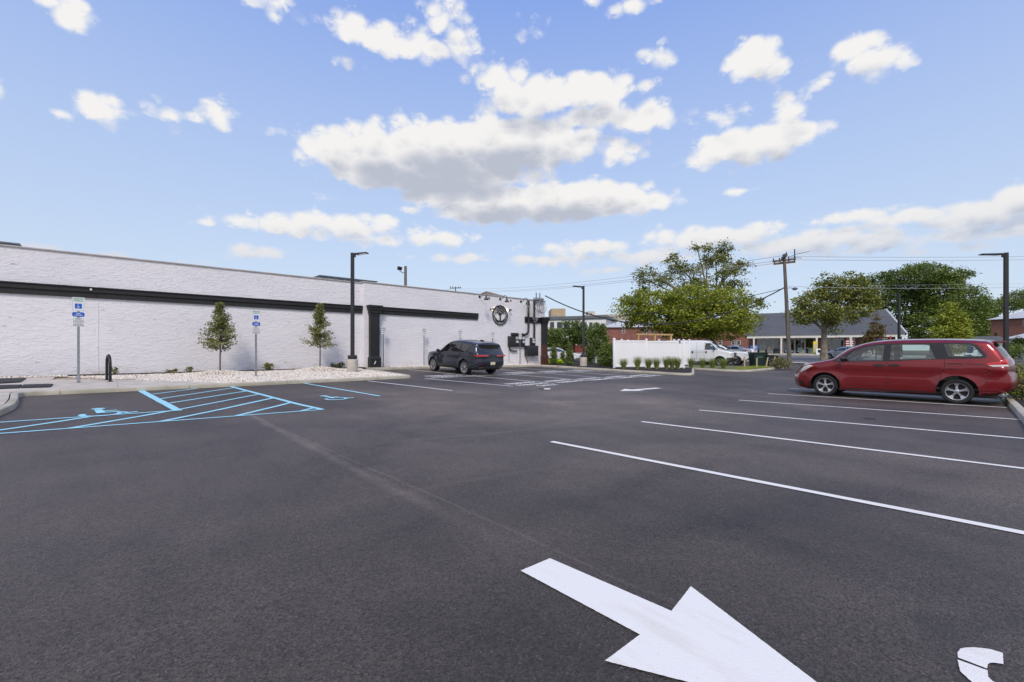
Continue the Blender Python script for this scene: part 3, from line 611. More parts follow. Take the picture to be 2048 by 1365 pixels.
# ------------------------------------------------------------------ the long white building
W1, W2 = 25.2, 24.95                           # wall planes left and right of the pilaster
bld = thing('white_building', 'long single-storey white stucco building with black cornice band', 'building', (0, 25.2, .4))
def bp(name, mb, m, parent=None, smooth=False):
    o = mb.build(name, m, parent or bld, smooth)
    if parent is None: o.matrix_parent_inverse = Matrix.Translation((0, -25.2, -.4))
    return o
def wallgrid(x0, x1, y, z0, z1, s=.5):
    xs = np.linspace(x0, x1, int((x1-x0)/s)+2); zs = np.linspace(z0, z1, 12); n = len(zs)
    return MB().add([(x, y, z) for x in xs for z in zs], [(i*n+j, (i+1)*n+j, (i+1)*n+j+1, i*n+j+1) for i in range(len(xs)-1) for j in range(n-1)])
bp('wall', MB().box((-16, W1, 0), (10.98, 40, 5.36)), 'stucco')
bp('wall', MB().box((10.985, W2, 0), (26.2, 40.01, 5.40)), 'stucco')
bp('parapet_coping', MB().box((-16.05, W1-.05, 5.363), (10.93, W1+.3, 5.42), None, .012), 'coping')
bp('parapet_coping', MB().box((10.93, W2-.05, 5.403), (26.25, W2+.3, 5.46), None, .012), 'coping')
bp('roof', MB().box((-15.9, W1+.3, 5.1), (26.1, 39.9, 5.2)), 'roof_metal')
CPROF = [(0, 3.60), (.07, 3.60), (.07, 3.78), (.085, 3.80), (.12, 3.83), (.12, 3.98), (.16, 4.0), (.16, 4.04), (.0, 4.06)]
def cornice(x0, x1, y, slant=0.):
    mb = MB(); n = len(CPROF); mb.add([(x0, y-o, z) for o, z in CPROF]+[(x1+o*slant, y-o, z) for o, z in CPROF], [(i, (i+1) % n, (i+1) % n+n, i+n) for i in range(n)]+[tuple(range(n)), tuple(range(n, 2*n))])
    return bp('cornice', mb, 'black_paint')
cornice(-16, 10.95, W1-.002); cornice(11.9, 19.26, W2-.002, .25); cornice(23.9, 25.6, W2-.002)
bp('control_joint', MB().box((-.36, W1-.012, .35), (-.33, W1-.002, 3.57)), 'stucco')
bp('floodlight_cap', MB().lathe([(.0, -.05), (.03, -.04), (.045, 0), (.03, .03), (0, .04)], 12, Matrix.Translation((-.55, W1-.225, 3.93))), 'sign_white', None, True)
def pilaster(x0, x1, y, m):
    p = bp('pilaster', MB().box((x0, y-.28, .2), (x1, y-.002, 3.55), None, .01), m)
    c = MB()
    for dz0, dz1, e in ((3.45, 3.62, .02), (3.62, 3.8, .06), (3.8, 3.95, .11), (3.95, 4.08, .15)): c.box((x0-e, y-.28-e, dz0), (x1+e, y-.004, dz1+.002), None, .02)
    c.build('capital', m, p)
    b = MB().box((x0-.06, y-.34, .2), (x1+.06, y-.006, .98), None, .015); b.add([(x0-.06, y-.34, .98), (x1+.06, y-.34, .98), (x1+.06, y-.006, .98), (x0-.06, y-.006, .98), (x0, y-.28, 1.1), (x1, y-.28, 1.1), (x1, y-.006, 1.1), (x0, y-.006, 1.1)], [(0, 1, 5, 4), (1, 2, 6, 5), (2, 3, 7, 6), (3, 0, 4, 7)])
    b.build('plinth', m, p); return p
pilaster(11.26, 11.82, W2, 'black_paint'); pilaster(25.72, 26.22, W2, 'black_rust')
# chipped stucco on the plinth
bp('chip', MB().prism([(11.42, .62), (11.5, .66), (11.56, .8), (11.52, .84), (11.47, .72)], lambda x, z: (x, W2-.345, z), lambda x, z: (x, W2-.342, z)), 'stucco')
# things on the roof
def rooftop(x0, x1, y0, y1, z1, lb):
    t = thing('rooftop_unit', lb, 'vent unit', ((x0+x1)/2, (y0+y1)/2, 5.2)); w, d, h = (x1-x0)/2, (y1-y0)/2, z1-5.2
    MB().box((-w, -d, 0), (w, d, h-.06), None, .02).build('housing', 'roof_metal', t); MB().box((-w-.06, -d-.06, h-.06), (w+.06, d+.06, h), None, .01).build('lid', 'roof_metal', t)
    m = MB()
    for i in range(int(w*2/.5)): m.box((-w+.1+i*.5, -d-.012, .1), (-w+.45+i*.5, -d-.002, h-.15))
    m.build('louvre', 'dark_metal', t)
rooftop(9.4, 13.0, 27.6, 30.5, 5.98, 'grey metal rooftop unit peeking over the parapet near the light pole')
rooftop(-6.2, -2.7, 26.4, 28.5, 5.72, 'grey metal rooftop unit at the parapet above the sidewalk ramp')

# wall lamps, art and electrics ------------------------------------------------------------
def wy(x, y, o=0.): return atY(x, y, W2-o)
for i, (x, y) in enumerate(((959, 594), (1000, 598.5), (1041.5, 603.5))):
    p = wy(x, y); t = thing('gooseneck_lamp', ['black gooseneck wall lamp farthest from the electric conduits', 'black gooseneck wall lamp above the tree emblem', 'black gooseneck wall lamp beside the electric conduits'][i], 'wall lamp', p, 0, 'gooseneck lamps on the white wall')
    MB().lathe([(0, 0), (.09, 0), (.09, -.03), (.05, -.05), (0, -.05)], 14, None, 'Y').build('wall_plate', 'dark_metal', t, True)
    MB().tube(catmull([(0, -.04, 0), (0, -.22, .0), (0, -.36, .14), (0, -.55, .22), (0, -.72, .14), (0, -.76, .0)], 5), .018, 7).build('arm', 'dark_metal', t, True)
    MB().lathe([(.02, .02), (.05, -.02), (.07, -.1), (.17, -.27), (.175, -.29), (.16, -.28), (.05, -.1), (0, -.08)], 16, Matrix.Translation((0, -.76, 0))).build('shade', 'dark_metal', t, True)
for x, y, lb in ((977.5, 596.5, 'tiny black sensor on the wall beside the lamp farthest from the conduits'), (1021, 601.5, 'tiny black sensor on the wall between the middle lamp and the conduit lamp')):
    tag(MB().lathe([(0, 0), (.06, 0), (.06, -.04), (.04, -.08), (0, -.09)], 10, None, 'Y').build('wall_sensor', 'dark_metal', None, True, wy(x, y)), lb, 'sensor')
c = wy(999.5, 631); R = .70
t = thing('wall_emblem', 'round black metal tree of life emblem on the white wall', 'wall art', c)
ring = MB()
pts = [(R*math.cos(a)*(1+.03*math.sin(a*17)), -.05, R*math.sin(a)*(1+.03*math.sin(a*13))) for a in np.linspace(0, 2*PI, 80)]
ring.tube(pts, .035, 6, False)
for k in range(34):
    a = 2*PI*k/34+.05; ring.tube([(R*math.cos(a), -.05, R*math.sin(a)), ((R+.07)*math.cos(a+.05), -.05, (R+.07)*math.sin(a+.05))], [.03, .008], 5)
ring.build('ring', 'dark_metal', t, True)
tr = MB(); rr = random.Random(5)
tr.tube([(-.02, -.05, -.48), (.02, -.05, -.2), (-.01, -.05, .05)], [.07, .05, .05], 7)
def twig(p, a, l, r, d):
    q = (p[0]+l*math.sin(a), -.05, p[2]+l*math.cos(a))
    if math.hypot(q[0], q[2]) > R*.95: return
    tr.tube([p, ((p[0]+q[0])/2+rr.uniform(-.02, .02), -.05, (p[2]+q[2])/2), q], [r, r*.85, r*.7], 5)
    if d:
        for s in (-1, 0, 1) if d > 2 else (-1, 1): twig(q, a+s*rr.uniform(.35, .75), l*rr.uniform(.65, .85), r*.72, d-1)
    else: tr.tube([q, (q[0]+.05*math.sin(a), -.05, q[2]+.05*math.cos(a))], [.028, .006], 5)
for a in (-1.0, -.5, 0, .5, 1.0): twig((0, -.05, .02), a, .26, .03, 3)
tr.build('branch', 'dark_metal', t, True)
rt = MB()
for s in (-1, 1):
    for k in range(4): rt.tube(catmull([(0, -.05, -.42), (s*(.14+.1*k), -.05, -.42+.02*k), (s*(.3+.1*k), -.05, -.36+.13*k)], 4)[:], .026-.003*k, 5)
    for k in range(3): rt.tube(catmull([(s*.05, -.05, -.45), (s*(.1+.12*k), -.05, -.54+.05*k), (s*(.16+.16*k), -.05, -.62+.1*k)], 4), .022, 5)
rt.build('root', 'dark_metal', t, True)
for x, y, lb in ((981, 619, 'small lit spotlight on the wall to one side of the emblem, nearer the long cornice'), (1019, 621.5, 'small lit spotlight on the wall between the emblem and the conduits')):
    p = wy(x, y); t = thing('spotlight', lb, 'spotlight', p, 0, 'spotlights either side of the emblem'); s = 1 if x < 1000 else -1
    MB().lathe([(0, 0), (.06, 0), (.06, -.03), (0, -.03)], 12, None, 'Y').build('wall_plate', 'dark_metal', t, True)
    MB().tube([(0, -.03, 0), (0, -.16, .02), (s*.04, -.2, .02)], .015, 6).build('bracket', 'dark_metal', t, True)
    d = Vector((s*.8, .5, -.1)); q = d.to_track_quat('Z', 'Y').to_matrix().to_4x4(); q.translation = (s*.06, -.2, .02)
    MB().lathe([(0, -.08), (.04, -.08), (.075, .08), (.07, .08), (.03, -.02)], 12, q).build('head', 'dark_metal', t, True)
    MB().lathe([(0, .05), (.062, .055)], 12, q).build('bulb', 'bulb', t)
    l = bpy.data.lights.new('spotlight_glow', 'SPOT'); l.energy = 3.; l.color = (1, .8, .5); l.spot_size = 1.7; l.shadow_soft_size = .05
    lo = bpy.data.objects.new('spotlight_glow', l); C.objects.link(lo); lo.parent = t; lo.location = Vector((s*.06, -.2, .02))+d*.1; lo.rotation_euler = d.to_track_quat('-Z', 'Y').to_euler()
def wall_box(x0, y0, x1, y1, dep, name, m, lb, cat, extra=None):
    a = wy(x0, y1); b = wy(x1, y0); t = thing(name, lb, cat, (a.x, W2, a.z)); w, h = b.x-a.x, b.z-a.z
    MB().box((0, -dep, 0), (w, -.002, h), None, .015).build('case', m, t, True); MB().box((.04, -dep-.014, .04), (w-.04, -dep+.001, h-.04), None, .006).build('door', m, t, True)
    if extra: extra(t, w, h, dep)
    return t
def meter(n):
    def f(t, w, h, dep):
        for i in range(n):
            x = w*(.5 if n == 1 else (.30+.55*i)); MB().lathe([(0, -.13), (.08, -.12), (.10, -.03), (.11, 0)], 16, Matrix.Translation((x, -dep-.012, h*.42)), 'Y').build('meter_dial', 'meter_white', t, True)
            MB().box((x-.13, -dep-.024, h*.66), (x+.13, -dep-.012, h*.9)).build('meter_label', 'meter_white', t)
    return f
wall_box(1015, 673, 1023.5, 694, .2, 'breaker_box', 'box_dark', 'narrow dark breaker box at the end of the meter bank', 'electric box')
wall_box(1024, 672, 1047.5, 694, .16, 'meter_bank', 'box_dark', 'dark electric meter bank with white round dials on wall', 'electric meter', meter(2))
wall_box(1021.5, 667, 1043, 671.5, .22, 'wire_trough', 'box_dark', 'horizontal dark wire trough above the meter bank', 'electric box')
wall_box(1059, 676, 1067.5, 691.5, .2, 'disconnect_box', 'box_dark', 'small dark disconnect box with one dial below the conduit', 'electric box', meter(1))
wall_box(1048.5, 691.8, 1070.5, 712, .35, 'transformer_box', 'box_dark', 'large square dark transformer box low on the wall', 'electric box')
def conduit(pts, r, lb, m='box_dark'):
    P = [wy(x, y, o) for x, y, o in pts]; return tag(MB().tube(P, r, 10).build('conduit', m, None, True), lb, 'conduit')
conduit([(1057.2, 601.5, .12), (1057.2, 655, .12), (1056.5, 664, .12), (1054, 668.3, .12), (1049, 669.8, .12), (1043.5, 669.8, .12)], .085, 'thick dark conduit curving from the roof down into the wire trough')
conduit([(1068.6, 602, .12), (1068.6, 676, .12), (1068.6, 691.5, .12)], .085, 'thick dark conduit running straight down to the transformer box')
conduit([(1019.5, 694.2, .1), (1019.8, 699, .1), (1022, 702, .1), (1028, 702.6, .1), (1034, 702.3, .1)], .05, 'short bent dark conduit below the breaker box')
conduit([(1018, 694.2, .05), (1018, 725, .05)], .018, 'thin grounding conduit running from the breaker box to the ground', 'galvanised')
conduit([(1050.5, 712.2, .1), (1053, 719, .1), (1056, 726.5, .1)], .02, 'thin slanting cable from the transformer box to the ground', 'cable')
# weatherhead, satellite box and loose cable loops on the end pilaster
p = wy(1080, 602, .2); t = thing('weatherhead', 'grey service weatherhead with two stub pipes at the parapet corner', 'weatherhead', p)
MB().box((-.55, -.1, .02), (.35, .25, .22), None, .05).build('hood', 'galvanised', t, True)
for dx in (-.32, .08): MB().tube([(dx, .1, .2), (dx, .1, .62)], .05, 8).build('stub_pipe', 'galvanised', t, True)
cb = thing('cable_coil', 'loops of loose grey cable hanging at the top of the end pilaster', 'cable', wy(1078, 612, .36))
for k in range(5):
    r1, r2 = rr.uniform(.28, .42), rr.uniform(.35, .6)
    MB().tube([(r1*math.cos(a)+rr.uniform(-.02, .02)-.1+.1*k, -.05-.02*k, r2*math.sin(a)-.1) for a in np.linspace(.4, 2*PI+.2, 26)], .016, 5).build('loop', 'cable_grey' if k % 2 else 'cable', cb, True)
for k in range(3): MB().tube(catmull([(-1.2+.2*k, .2, .15), (-1.15+.25*k, .12, -.35-.1*k), (-.6+.1*k, .1, -.9-.2*k), (-.05, .05, -1.0)], 5), .013, 5).build('loop', 'cable_grey', cb, True)

# ------------------------------------------------------------------ signs
def post_sign(px, Yb, lb, cat, plates, group, h, zbase, post_r=.03, sleeve=False):
    """plates: list of (kind, z_bottom, width, height) above ground"""
    X = atY(px, 700, Yb).x; t = thing('parking_sign', lb, cat, (X, Yb, zbase), 0, group)
    if sleeve: MB().box((-.045, -.045, -.02), (.045, .045, .24), None, .006).build('sleeve', 'galvanised', t, True)
    MB().tube([(0, 0, -.15), (0, 0, h-.05)], post_r, 4, True, True).build('post', 'galvanised', t)
    for kind, z, w, hh in plates:
        fx = Matrix.Translation((0, -post_r-.012, z+hh/2)) @ Matrix.Rotation(PI/2, 4, 'X')
        r = min(w, hh)*(.33 if kind == 'van' else .08)
        out = []
        for cx, cy, a0 in ((w/2-r, hh/2-r, 0), (-w/2+r, hh/2-r, PI/2), (-w/2+r, -hh/2+r, PI), (w/2-r, -hh/2+r, 1.5*PI)):
            out += [(cx+r*math.cos(a0+k*PI/8), cy+r*math.sin(a0+k*PI/8)) for k in range(5)]
        mb = MB().prism(out, lambda x, y: fx @ Vector((x, y, -.003)), lambda x, y: fx @ Vector((x, y, .0)))
        pl = mb.build('sign_plate', 'sign_blue' if kind == 'van' else 'sign_white', t)
        def ins(p, m, nm, e=.0015): MB().prism(p, lambda x, y: fx @ Vector((x, y, .0004)), lambda x, y: fx @ Vector((x, y, e))).build(nm, m, pl)
        def frame(m, off=.014, th=.006):
            k = [(x*(1-2*off/w), y*(1-2*off/hh)) for x, y in out]; j = [(x*(1-2*(off+th)/w), y*(1-2*(off+th)/hh)) for x, y in out]; n = len(k)
            MB().add([fx @ Vector((x, y, .001)) for x, y in k+j], [(i, (i+1) % n, (i+1) % n+n, i+n) for i in range(n)]).build('border', m, pl)
        tx = lambda s, y, size, m, sx=1.: text(s, size, m, pl, fx @ Matrix.Translation((0, y, .002)), 'lettering', sx)
        if kind == 'access':
            frame('sign_green'); tx('RESERVED', hh*.37, .056, 'sign_green', .92); tx('PARKING', hh*.23, .056, 'sign_green', .95)
            ins([(-.085, -.15), (.085, -.15), (.085, .02), (-.085, .02)], 'sign_blue', 'symbol_panel')
            for q in wheelchair(Matrix(((.085, 0), (0, .085)))): MB().prism([(v.x-.005, v.y-.095) for v in q], lambda x, y: fx @ Vector((x, y, .0017)), lambda x, y: fx @ Vector((x, y, .0026))).build('symbol', 'sign_white', pl)
        elif kind == 'van': tx('VAN', .028, .050, 'sign_white'); tx('ACCESSIBLE', -.025, .040, 'sign_white', .95)
        elif kind == 'penalty':
            frame('sign_black', .01, .006)
            for i, s in enumerate(('PENALTY', '$250 1ST OFFENSE', 'SUBSEQUENT OFFENSES', '$250 MINIMUM AND/OR', 'UP TO 90 DAYS', 'COMMUNITY SERVICE', 'TOW-AWAY ZONE')): tx(s, hh*(.36-.12*i), .034 if i in (0, 6) else .024, 'sign_black', .85)
        else:
            frame('sign_navy', .012, .004)
            for i, s in enumerate(('RESERVED', 'PARKING', 'ONLY')): tx(s, hh*(.27-.27*i), .082, 'sign_navy', .66)
    return t
ACC = [('access', 2.40, .305, .457), ('van', 2.21, .30, .15), ('penalty', 1.88, .255, .30)]
post_sign(157, 20.77, 'handicap parking sign on steel post set in the concrete sidewalk beside the mats', 'sign', ACC, 'handicap parking signs', 2.85, .36, .032, True)
post_sign(512, 21.16, 'handicap parking sign on steel post standing in the white stones between young trees', 'sign', [(k, z-.10, w, h) for k, z, w, h in ACC], 'handicap parking signs', 2.75, .37, .032)
for x, lb in ((767, 'reserved parking sign on thin post beside the black pilaster'), (848, 'reserved parking sign on thin post just ahead of the blue SUV nose'), (920, 'reserved parking sign rising behind the roof of the blue SUV'), (985, 'reserved parking sign behind the blue SUV, below the tree emblem'), (1040, 'reserved parking sign in front of the electric meter bank')):
    post_sign(x, 24.55, lb, 'sign', [('reserved', 1.95, .305, .457)], 'reserved signs along the white wall', 2.45, hz(atY(x, 700, 24.55).x, 24.55)+.11, .022)

# bicycle rack
p = G(217, 762, .13); t = thing('bike_rack', 'black steel inverted U bike rack on the sidewalk edge', 'bike rack', (p.x, p.y, p.z), math.radians(97))
MB().tube([(-.36, 0, -.01), (-.36, 0, .55)]+[(-.36*math.cos(a), 0, .58+.32*math.sin(a)) for a in np.linspace(0, PI, 12)]+[(.36, 0, .55), (.36, 0, -.01)], .042, 10).build('hoop', 'dark_metal', t, True)
for s in (-1, 1): MB().lathe([(0, .012), (.085, .012), (.085, 0), (0, 0)], 14, Matrix.Translation((s*.36, 0, 0))).build('foot_plate', 'dark_metal', t)

# ------------------------------------------------------------------ light poles
def light_pole(x, y, z, h, lb, rz, base=True, arm=.55):
    t = thing('light_pole', lb, 'light pole', (x, y, z), rz, 'dark parking lot light poles'); b = 0
    if base:
        b = .62; MB().lathe([(.0, -.2), (.26, -.2), (.26, b-.03), (.235, b), (0, b)], 24).build('footing', 'concrete', t, True)
        MB().box((-.17, -.17, b), (.17, .17, b+.20), None, .02).build('base_cover', 'pole_dark', t, True)
    MB().tube([(0, 0, b+.0), (0, 0, h)], [.075, .068], 4, True, True).build('shaft', 'pole_dark', t)
    hd = MB(); hd.box((.06, -.05, h-.22), (.16, .05, h-.05), None, .015)
    hd.add([(.12, -.06, h-.10), (.12, .06, h-.10), (.30, .15, h-.10), (arm+.25, .15, h-.04), (arm+.25, -.15, h-.04), (.30, -.15, h-.10), (.12, -.06, h-.02), (.12, .06, h-.02), (.30, .15, h-.03), (arm+.25, .15, h-.005), (arm+.25, -.15, h-.005), (.30, -.15, h-.03)],
           [(0, 1, 2, 3, 4, 5), (6, 11, 10, 9, 8, 7), (0, 1, 7, 6), (1, 2, 8, 7), (2, 3, 9, 8), (3, 4, 10, 9), (4, 5, 11, 10), (5, 0, 6, 11)])
    hd.build('lamp_head', 'pole_dark', t)
    MB().add([(.36, -.11, h-.095), (.36, .11, h-.095), (arm+.16, .11, h-.062), (arm+.16, -.11, h-.062)], [(0, 1, 2, 3)]).build('lens', 'lens_clear', t)
    return t
light_pole(9.04, 21.9, .38, 5.95, 'dark light pole on concrete footing in the white stones', math.radians(-50))
p = atD(1167, 732, 32.6); light_pole(p.x, p.y, p.z, 5.85, 'dark light pole on concrete footing in the mulch bed beside the white fence', math.radians(140))
p = atD(2012, 690, 21.9); light_pole(p.x, p.y, hz(p.x, p.y)+.08, 6.15, 'tall dark light pole rising behind the red minivan tail', math.radians(120), arm=.75)
p = atD(1798, 690, 37.5); light_pole(p.x, p.y, hz(p.x, p.y)+.05, 6.0, 'dark light pole standing before the gable end of the brick shop', math.radians(60))
# ------------------------------------------------------------------ plants
def leaf_mesh(name, P, size, m, parent, tint, upbias=.5, aspect=.62, fold=.18):
    n = len(P); N = rng.normal(0, 1, (n, 3)); N[:, 2] = np.abs(N[:, 2])+upbias; N /= np.linalg.norm(N, axis=1)[:, None]
    U = rng.normal(0, 1, (n, 3)); U -= N*(U*N).sum(1)[:, None]; U /= np.linalg.norm(U, axis=1)[:, None]; Vv = np.cross(N, U)
    s = (size*rng.uniform(.65, 1.3, n))[:, None]
    V = np.stack([P-U*s*.5, P+Vv*s*.5*aspect+N*s*fold-U*s*.06, P+U*s*.55, P-Vv*s*.5*aspect+N*s*fold-U*s*.06], 1)
    return np_mesh(name, V.reshape(-1, 3), np.arange(n*4).reshape(-1, 4), m, parent, np.repeat(tint[:, None, :], 4, 1).reshape(-1, tint.shape[1]))
def crown_points(lobes, nclump, nleaf, csize, shell=.55):
    """lobes: (cx,cy,cz,rx,ry,rz,weight)"""
    Wt = np.array([l[6]*(l[3]*l[4]*l[5])**.66 for l in lobes]); Wt /= Wt.sum(); pts = []; tint = []; centres = []
    idx = rng.choice(len(lobes), nclump, p=Wt)
    for i in idx:
        l = lobes[i]; d = rng.normal(0, 1, 3); d /= np.linalg.norm(d); r = rng.uniform(shell, 1.)**.6
        c = np.array(l[:3])+d*r*np.array(l[3:6]); centres.append(c)
        k = max(4, int(nleaf*rng.uniform(.5, 1.5))); sp = csize*rng.uniform(.6, 1.3)
        q = rng.normal(0, 1, (k, 3))*np.array([sp, sp, sp*.55])*.6
        pts.append(c+q); tn = np.zeros((k, 2)); tn[:, 0] = np.clip(rng.uniform(.1, .9)+rng.normal(0, .22, k), 0, 1); tn[:, 1] = rng.uniform(0, 1, k); tint.append(tn)
    return np.concatenate(pts), np.concatenate(tint), np.array(centres)
def limb(mb, p, q, r0, r1, sag=.12, n=5):
    p = Vector(p); q = Vector(q); L = (q-p).length; o = Vector((rng.uniform(-1, 1), rng.uniform(-1, 1), rng.uniform(.2, 1)))*L*sag
    mb.tube([p.lerp(q, t)+o*math.sin(t*PI) for t in np.linspace(0, 1, n)], list(np.linspace(r0, r1, n)), 6)
def tree(loc, lb, lobes, leafm, barkm, trunk_r, fork, nclump, nleaf, csize, lsize, group, name='tree', lean=(0, 0), upbias=.5, nbranch=22, shell=.55, cat='tree'):
    t = thing(name, lb, cat, loc, 0, group)
    mb = MB(); mb.tube([(0, 0, -.15), (lean[0]*.2, lean[1]*.2, fork*.3), (lean[0]*.6, lean[1]*.6, fork*.7), (lean[0], lean[1], fork)], [trunk_r*1.35, trunk_r*1.05, trunk_r*.9, trunk_r*.75], 10)
    mb.build('trunk', barkm, t, True)
    P, tint, cen = crown_points(lobes, nclump, nleaf, csize, shell)
    br = MB(); f = Vector((lean[0], lean[1], fork*.97))
    for l in lobes:
        c = Vector(l[:3]); limb(br, f, c, trunk_r*.5, trunk_r*.16, .10, 6)
    for i in rng.choice(len(cen), min(nbranch, len(cen)), replace=False):
        c = Vector(cen[i]); l = min(lobes, key=lambda l: (Vector(l[:3])-c).length); limb(br, Vector(l[:3]), c, trunk_r*.14, trunk_r*.03, .10, 4)
    br.build('branch', barkm, t, True)
    leaf_mesh('crown', P, lsize, leafm, t, tint, upbias); return t
def px_lobes(D, base, items, depth=.8):
    """items: (px, py, halfw px, halfh px, weight, depth offset) -> lobes local to base; real distance D"""
    out = []
    for x, y, a, b, w, dd in items:
        d = D+dd; c = atD(x, y, d)-base; rw = a*d/F/math.sqrt(1+((x-CX)/F)**2); out.append((c.x, c.y, c.z, rw, rw, b*d/F, w))
    return out
def base_at(x, D, off=.0):
    p = atD(x, 700, D); return Vector((p.x, p.y, hz(p.x, p.y)+off))
# the big sycamore and the bright broad tree before it
D = 54; b = base_at(1416, D)
tree(b, 'tall sparse sycamore towering behind the bright green tree by the white van', px_lobes(D, b, [(1345, 518, 18, 16, 1.2, 1), (1352, 540, 26, 14, 1.2, 1), (1395, 500, 16, 14, 1.0, 0), (1418, 496, 14, 14, 1.1, 0), (1448, 500, 22, 16, 1.2, 1), (1430, 520, 36, 16, 1.4, 1), (1478, 532, 32, 10, 1.3, -1), (1455, 546, 40, 12, 1.2, -1), (1385, 540, 34, 14, 1.2, 0), (1300, 545, 26, 8, 1.0, 0), (1285, 558, 18, 16, 1.0, 1), (1325, 562, 36, 16, 1.2, 0), (1290, 585, 20, 16, .8, 1), (1400, 566, 44, 16, 1.2, 0), (1470, 572, 34, 14, 1.0, -1), (1500, 598, 26, 12, 1., 0), (1518, 612, 18, 12, .8, 0), (1505, 640, 22, 20, .9, 0), (1380, 600, 70, 30, .7, 1)]),
     'leaf_syc', 'bark_pale', .30, 4.2, 420, 26, .62, .26, None, 'sycamore_tree', nbranch=90, shell=.15)
D = 46; b = base_at(1425, D)
tree(b, 'broad bright green tree with a low spreading crown behind the white van', px_lobes(D, b, [(1300, 608, 62, 26, 1.2, 0), (1390, 598, 70, 26, 1.3, -1), (1455, 605, 50, 28, 1.2, 0), (1265, 625, 36, 26, 1., 0), (1340, 635, 70, 26, 1.2, -1), (1420, 632, 75, 30, 1.4, -1.5), (1480, 640, 38, 32, 1., 0), (1380, 658, 75, 22, 1.2, 0), (1440, 660, 60, 22, 1.1, 0), (1290, 648, 40, 16, .7, 0)]),
     'leaf_bright', 'bark_pale', .26, 2.4, 820, 40, .62, .24, None, 'maple_tree', lean=(.5, .2), nbranch=40, shell=.45)
# second street sycamore before the shop
D = 47; b = base_at(1648, D)
tree(b, 'sycamore with thick mottled trunk standing before the brick shop', px_lobes(D, b, [(1620, 605, 34, 22, 1., 0), (1665, 585, 45, 28, 1.2, 0), (1715, 590, 42, 30, 1.2, 0), (1610, 632, 34, 18, 1., 0), (1655, 625, 40, 18, 1., -1), (1705, 625, 44, 22, 1., 0), (1740, 605, 26, 20, .9, 0), (1665, 650, 20, 22, .5, 0), (1650, 560, 22, 14, .7, 0), (1700, 560, 30, 14, .8, 0)]),
     'leaf_syc', 'bark_pale', .30, 3.4, 430, 30, .55, .25, None, 'sycamore_tree', nbranch=50, shell=.3)
# dense trees behind the shop and to the right
for i, (x, D, lb, it, m, nc) in enumerate([
    (1800, 98, 'large dense dark tree rising behind the shop gable', [(1770, 585, 50, 38, 1, 0), (1825, 565, 60, 36, 1.2, 0), (1870, 580, 50, 38, 1, 0), (1800, 620, 60, 40, 1, 0), (1850, 640, 60, 45, 1, 0), (1770, 560, 40, 16, .7, 0)], 'leaf_dark', 900),
    (1890, 92, 'wide dark tree with ragged top beyond the lime sapling', [(1850, 548, 50, 20, .8, 0), (1905, 552, 34, 14, .6, 0), (1890, 590, 60, 36, 1.1, 0), (1930, 610, 50, 40, 1, 0), (1880, 650, 70, 45, 1.1, 0), (1945, 650, 45, 38, 1, 0), (1925, 548, 22, 9, .4, 0)], 'leaf_mid', 850),
    (1960, 105, 'round green tree between the dark trees and the brick house', [(1955, 625, 40, 30, 1, 0), (1975, 650, 30, 26, 1, 0), (1940, 665, 50, 26, 1, 0)], 'leaf_mid', 380),
    (2030, 130, 'far green tree line rising over the brick house roof', [(2010, 610, 40, 14, 1, 0), (2045, 598, 40, 18, 1, 0), (2090, 600, 50, 22, 1, 0), (1985, 618, 25, 12, 1, 0)], 'leaf_mid', 420)]):
    b = base_at(x, D); tree(b, lb, px_lobes(D, b, it), m, 'bark_dark', .4, 3.5, nc, 26, 1.0, .42, 'trees beyond the shop', 'dense_tree', nbranch=20)
# saplings along the street edge
D = 33; b = base_at(1905, D)
tree(b, 'lime green sapling with a conical crown behind the red minivan roof', px_lobes(D, b, [(1905, 622, 14, 20, 1, 0), (1903, 645, 32, 22, 1.2, 0), (1900, 668, 45, 20, 1.4, 0), (1905, 690, 40, 18, 1, 0)]), 'leaf_yellow', 'bark_thin', .07, 1.6, 300, 26, .30, .17, None, 'sapling')
D = 40; b = base_at(1752, D)
tree(b, 'reddish green sapling with a pointed top before the brick shop', px_lobes(D, b, [(1753, 640, 7, 12, 1, 0), (1752, 660, 18, 16, 1.2, 0), (1750, 682, 26, 18, 1.4, 0), (1752, 700, 26, 12, 1., 0)]), 'leaf_red', 'bark_thin', .06, 1.2, 190, 22, .26, .15, None, 'sapling')
# trees and shrubs beyond the mulch bed
for x, D, lb, it, m, nc, cs, ls, nm in [
    (1148, 56, 'dark evergreen tree before the white modern building', [(1148, 655, 26, 14, 1, 0), (1140, 672, 38, 16, 1, 0), (1165, 675, 26, 18, 1, 0), (1120, 690, 26, 12, 1, 0)], 'leaf_dark', 360, .55, .22, 'evergreen_tree'),
    (1102, 50, 'low leafy tree just past the end of the white building', [(1105, 670, 18, 12, 1, 0), (1098, 685, 16, 14, 1, 0)], 'leaf_mid', 150, .5, .2, 'leafy_tree'),
    (1192, 40, 'slender birch with white trunk between pole and white fence', [(1196, 660, 16, 14, 1, 0), (1196, 680, 20, 16, 1, 0), (1190, 700, 14, 12, 1, 0)], 'leaf_mid', 200, .35, .15, 'birch_tree')]:
    b = base_at(x, D); tree(b, lb, px_lobes(D, b, it), m, 'far_white' if 'birch' in nm else 'bark_dark', .12 if 'birch' not in nm else .07, 2., nc, 24, cs, ls, None, nm, nbranch=12)
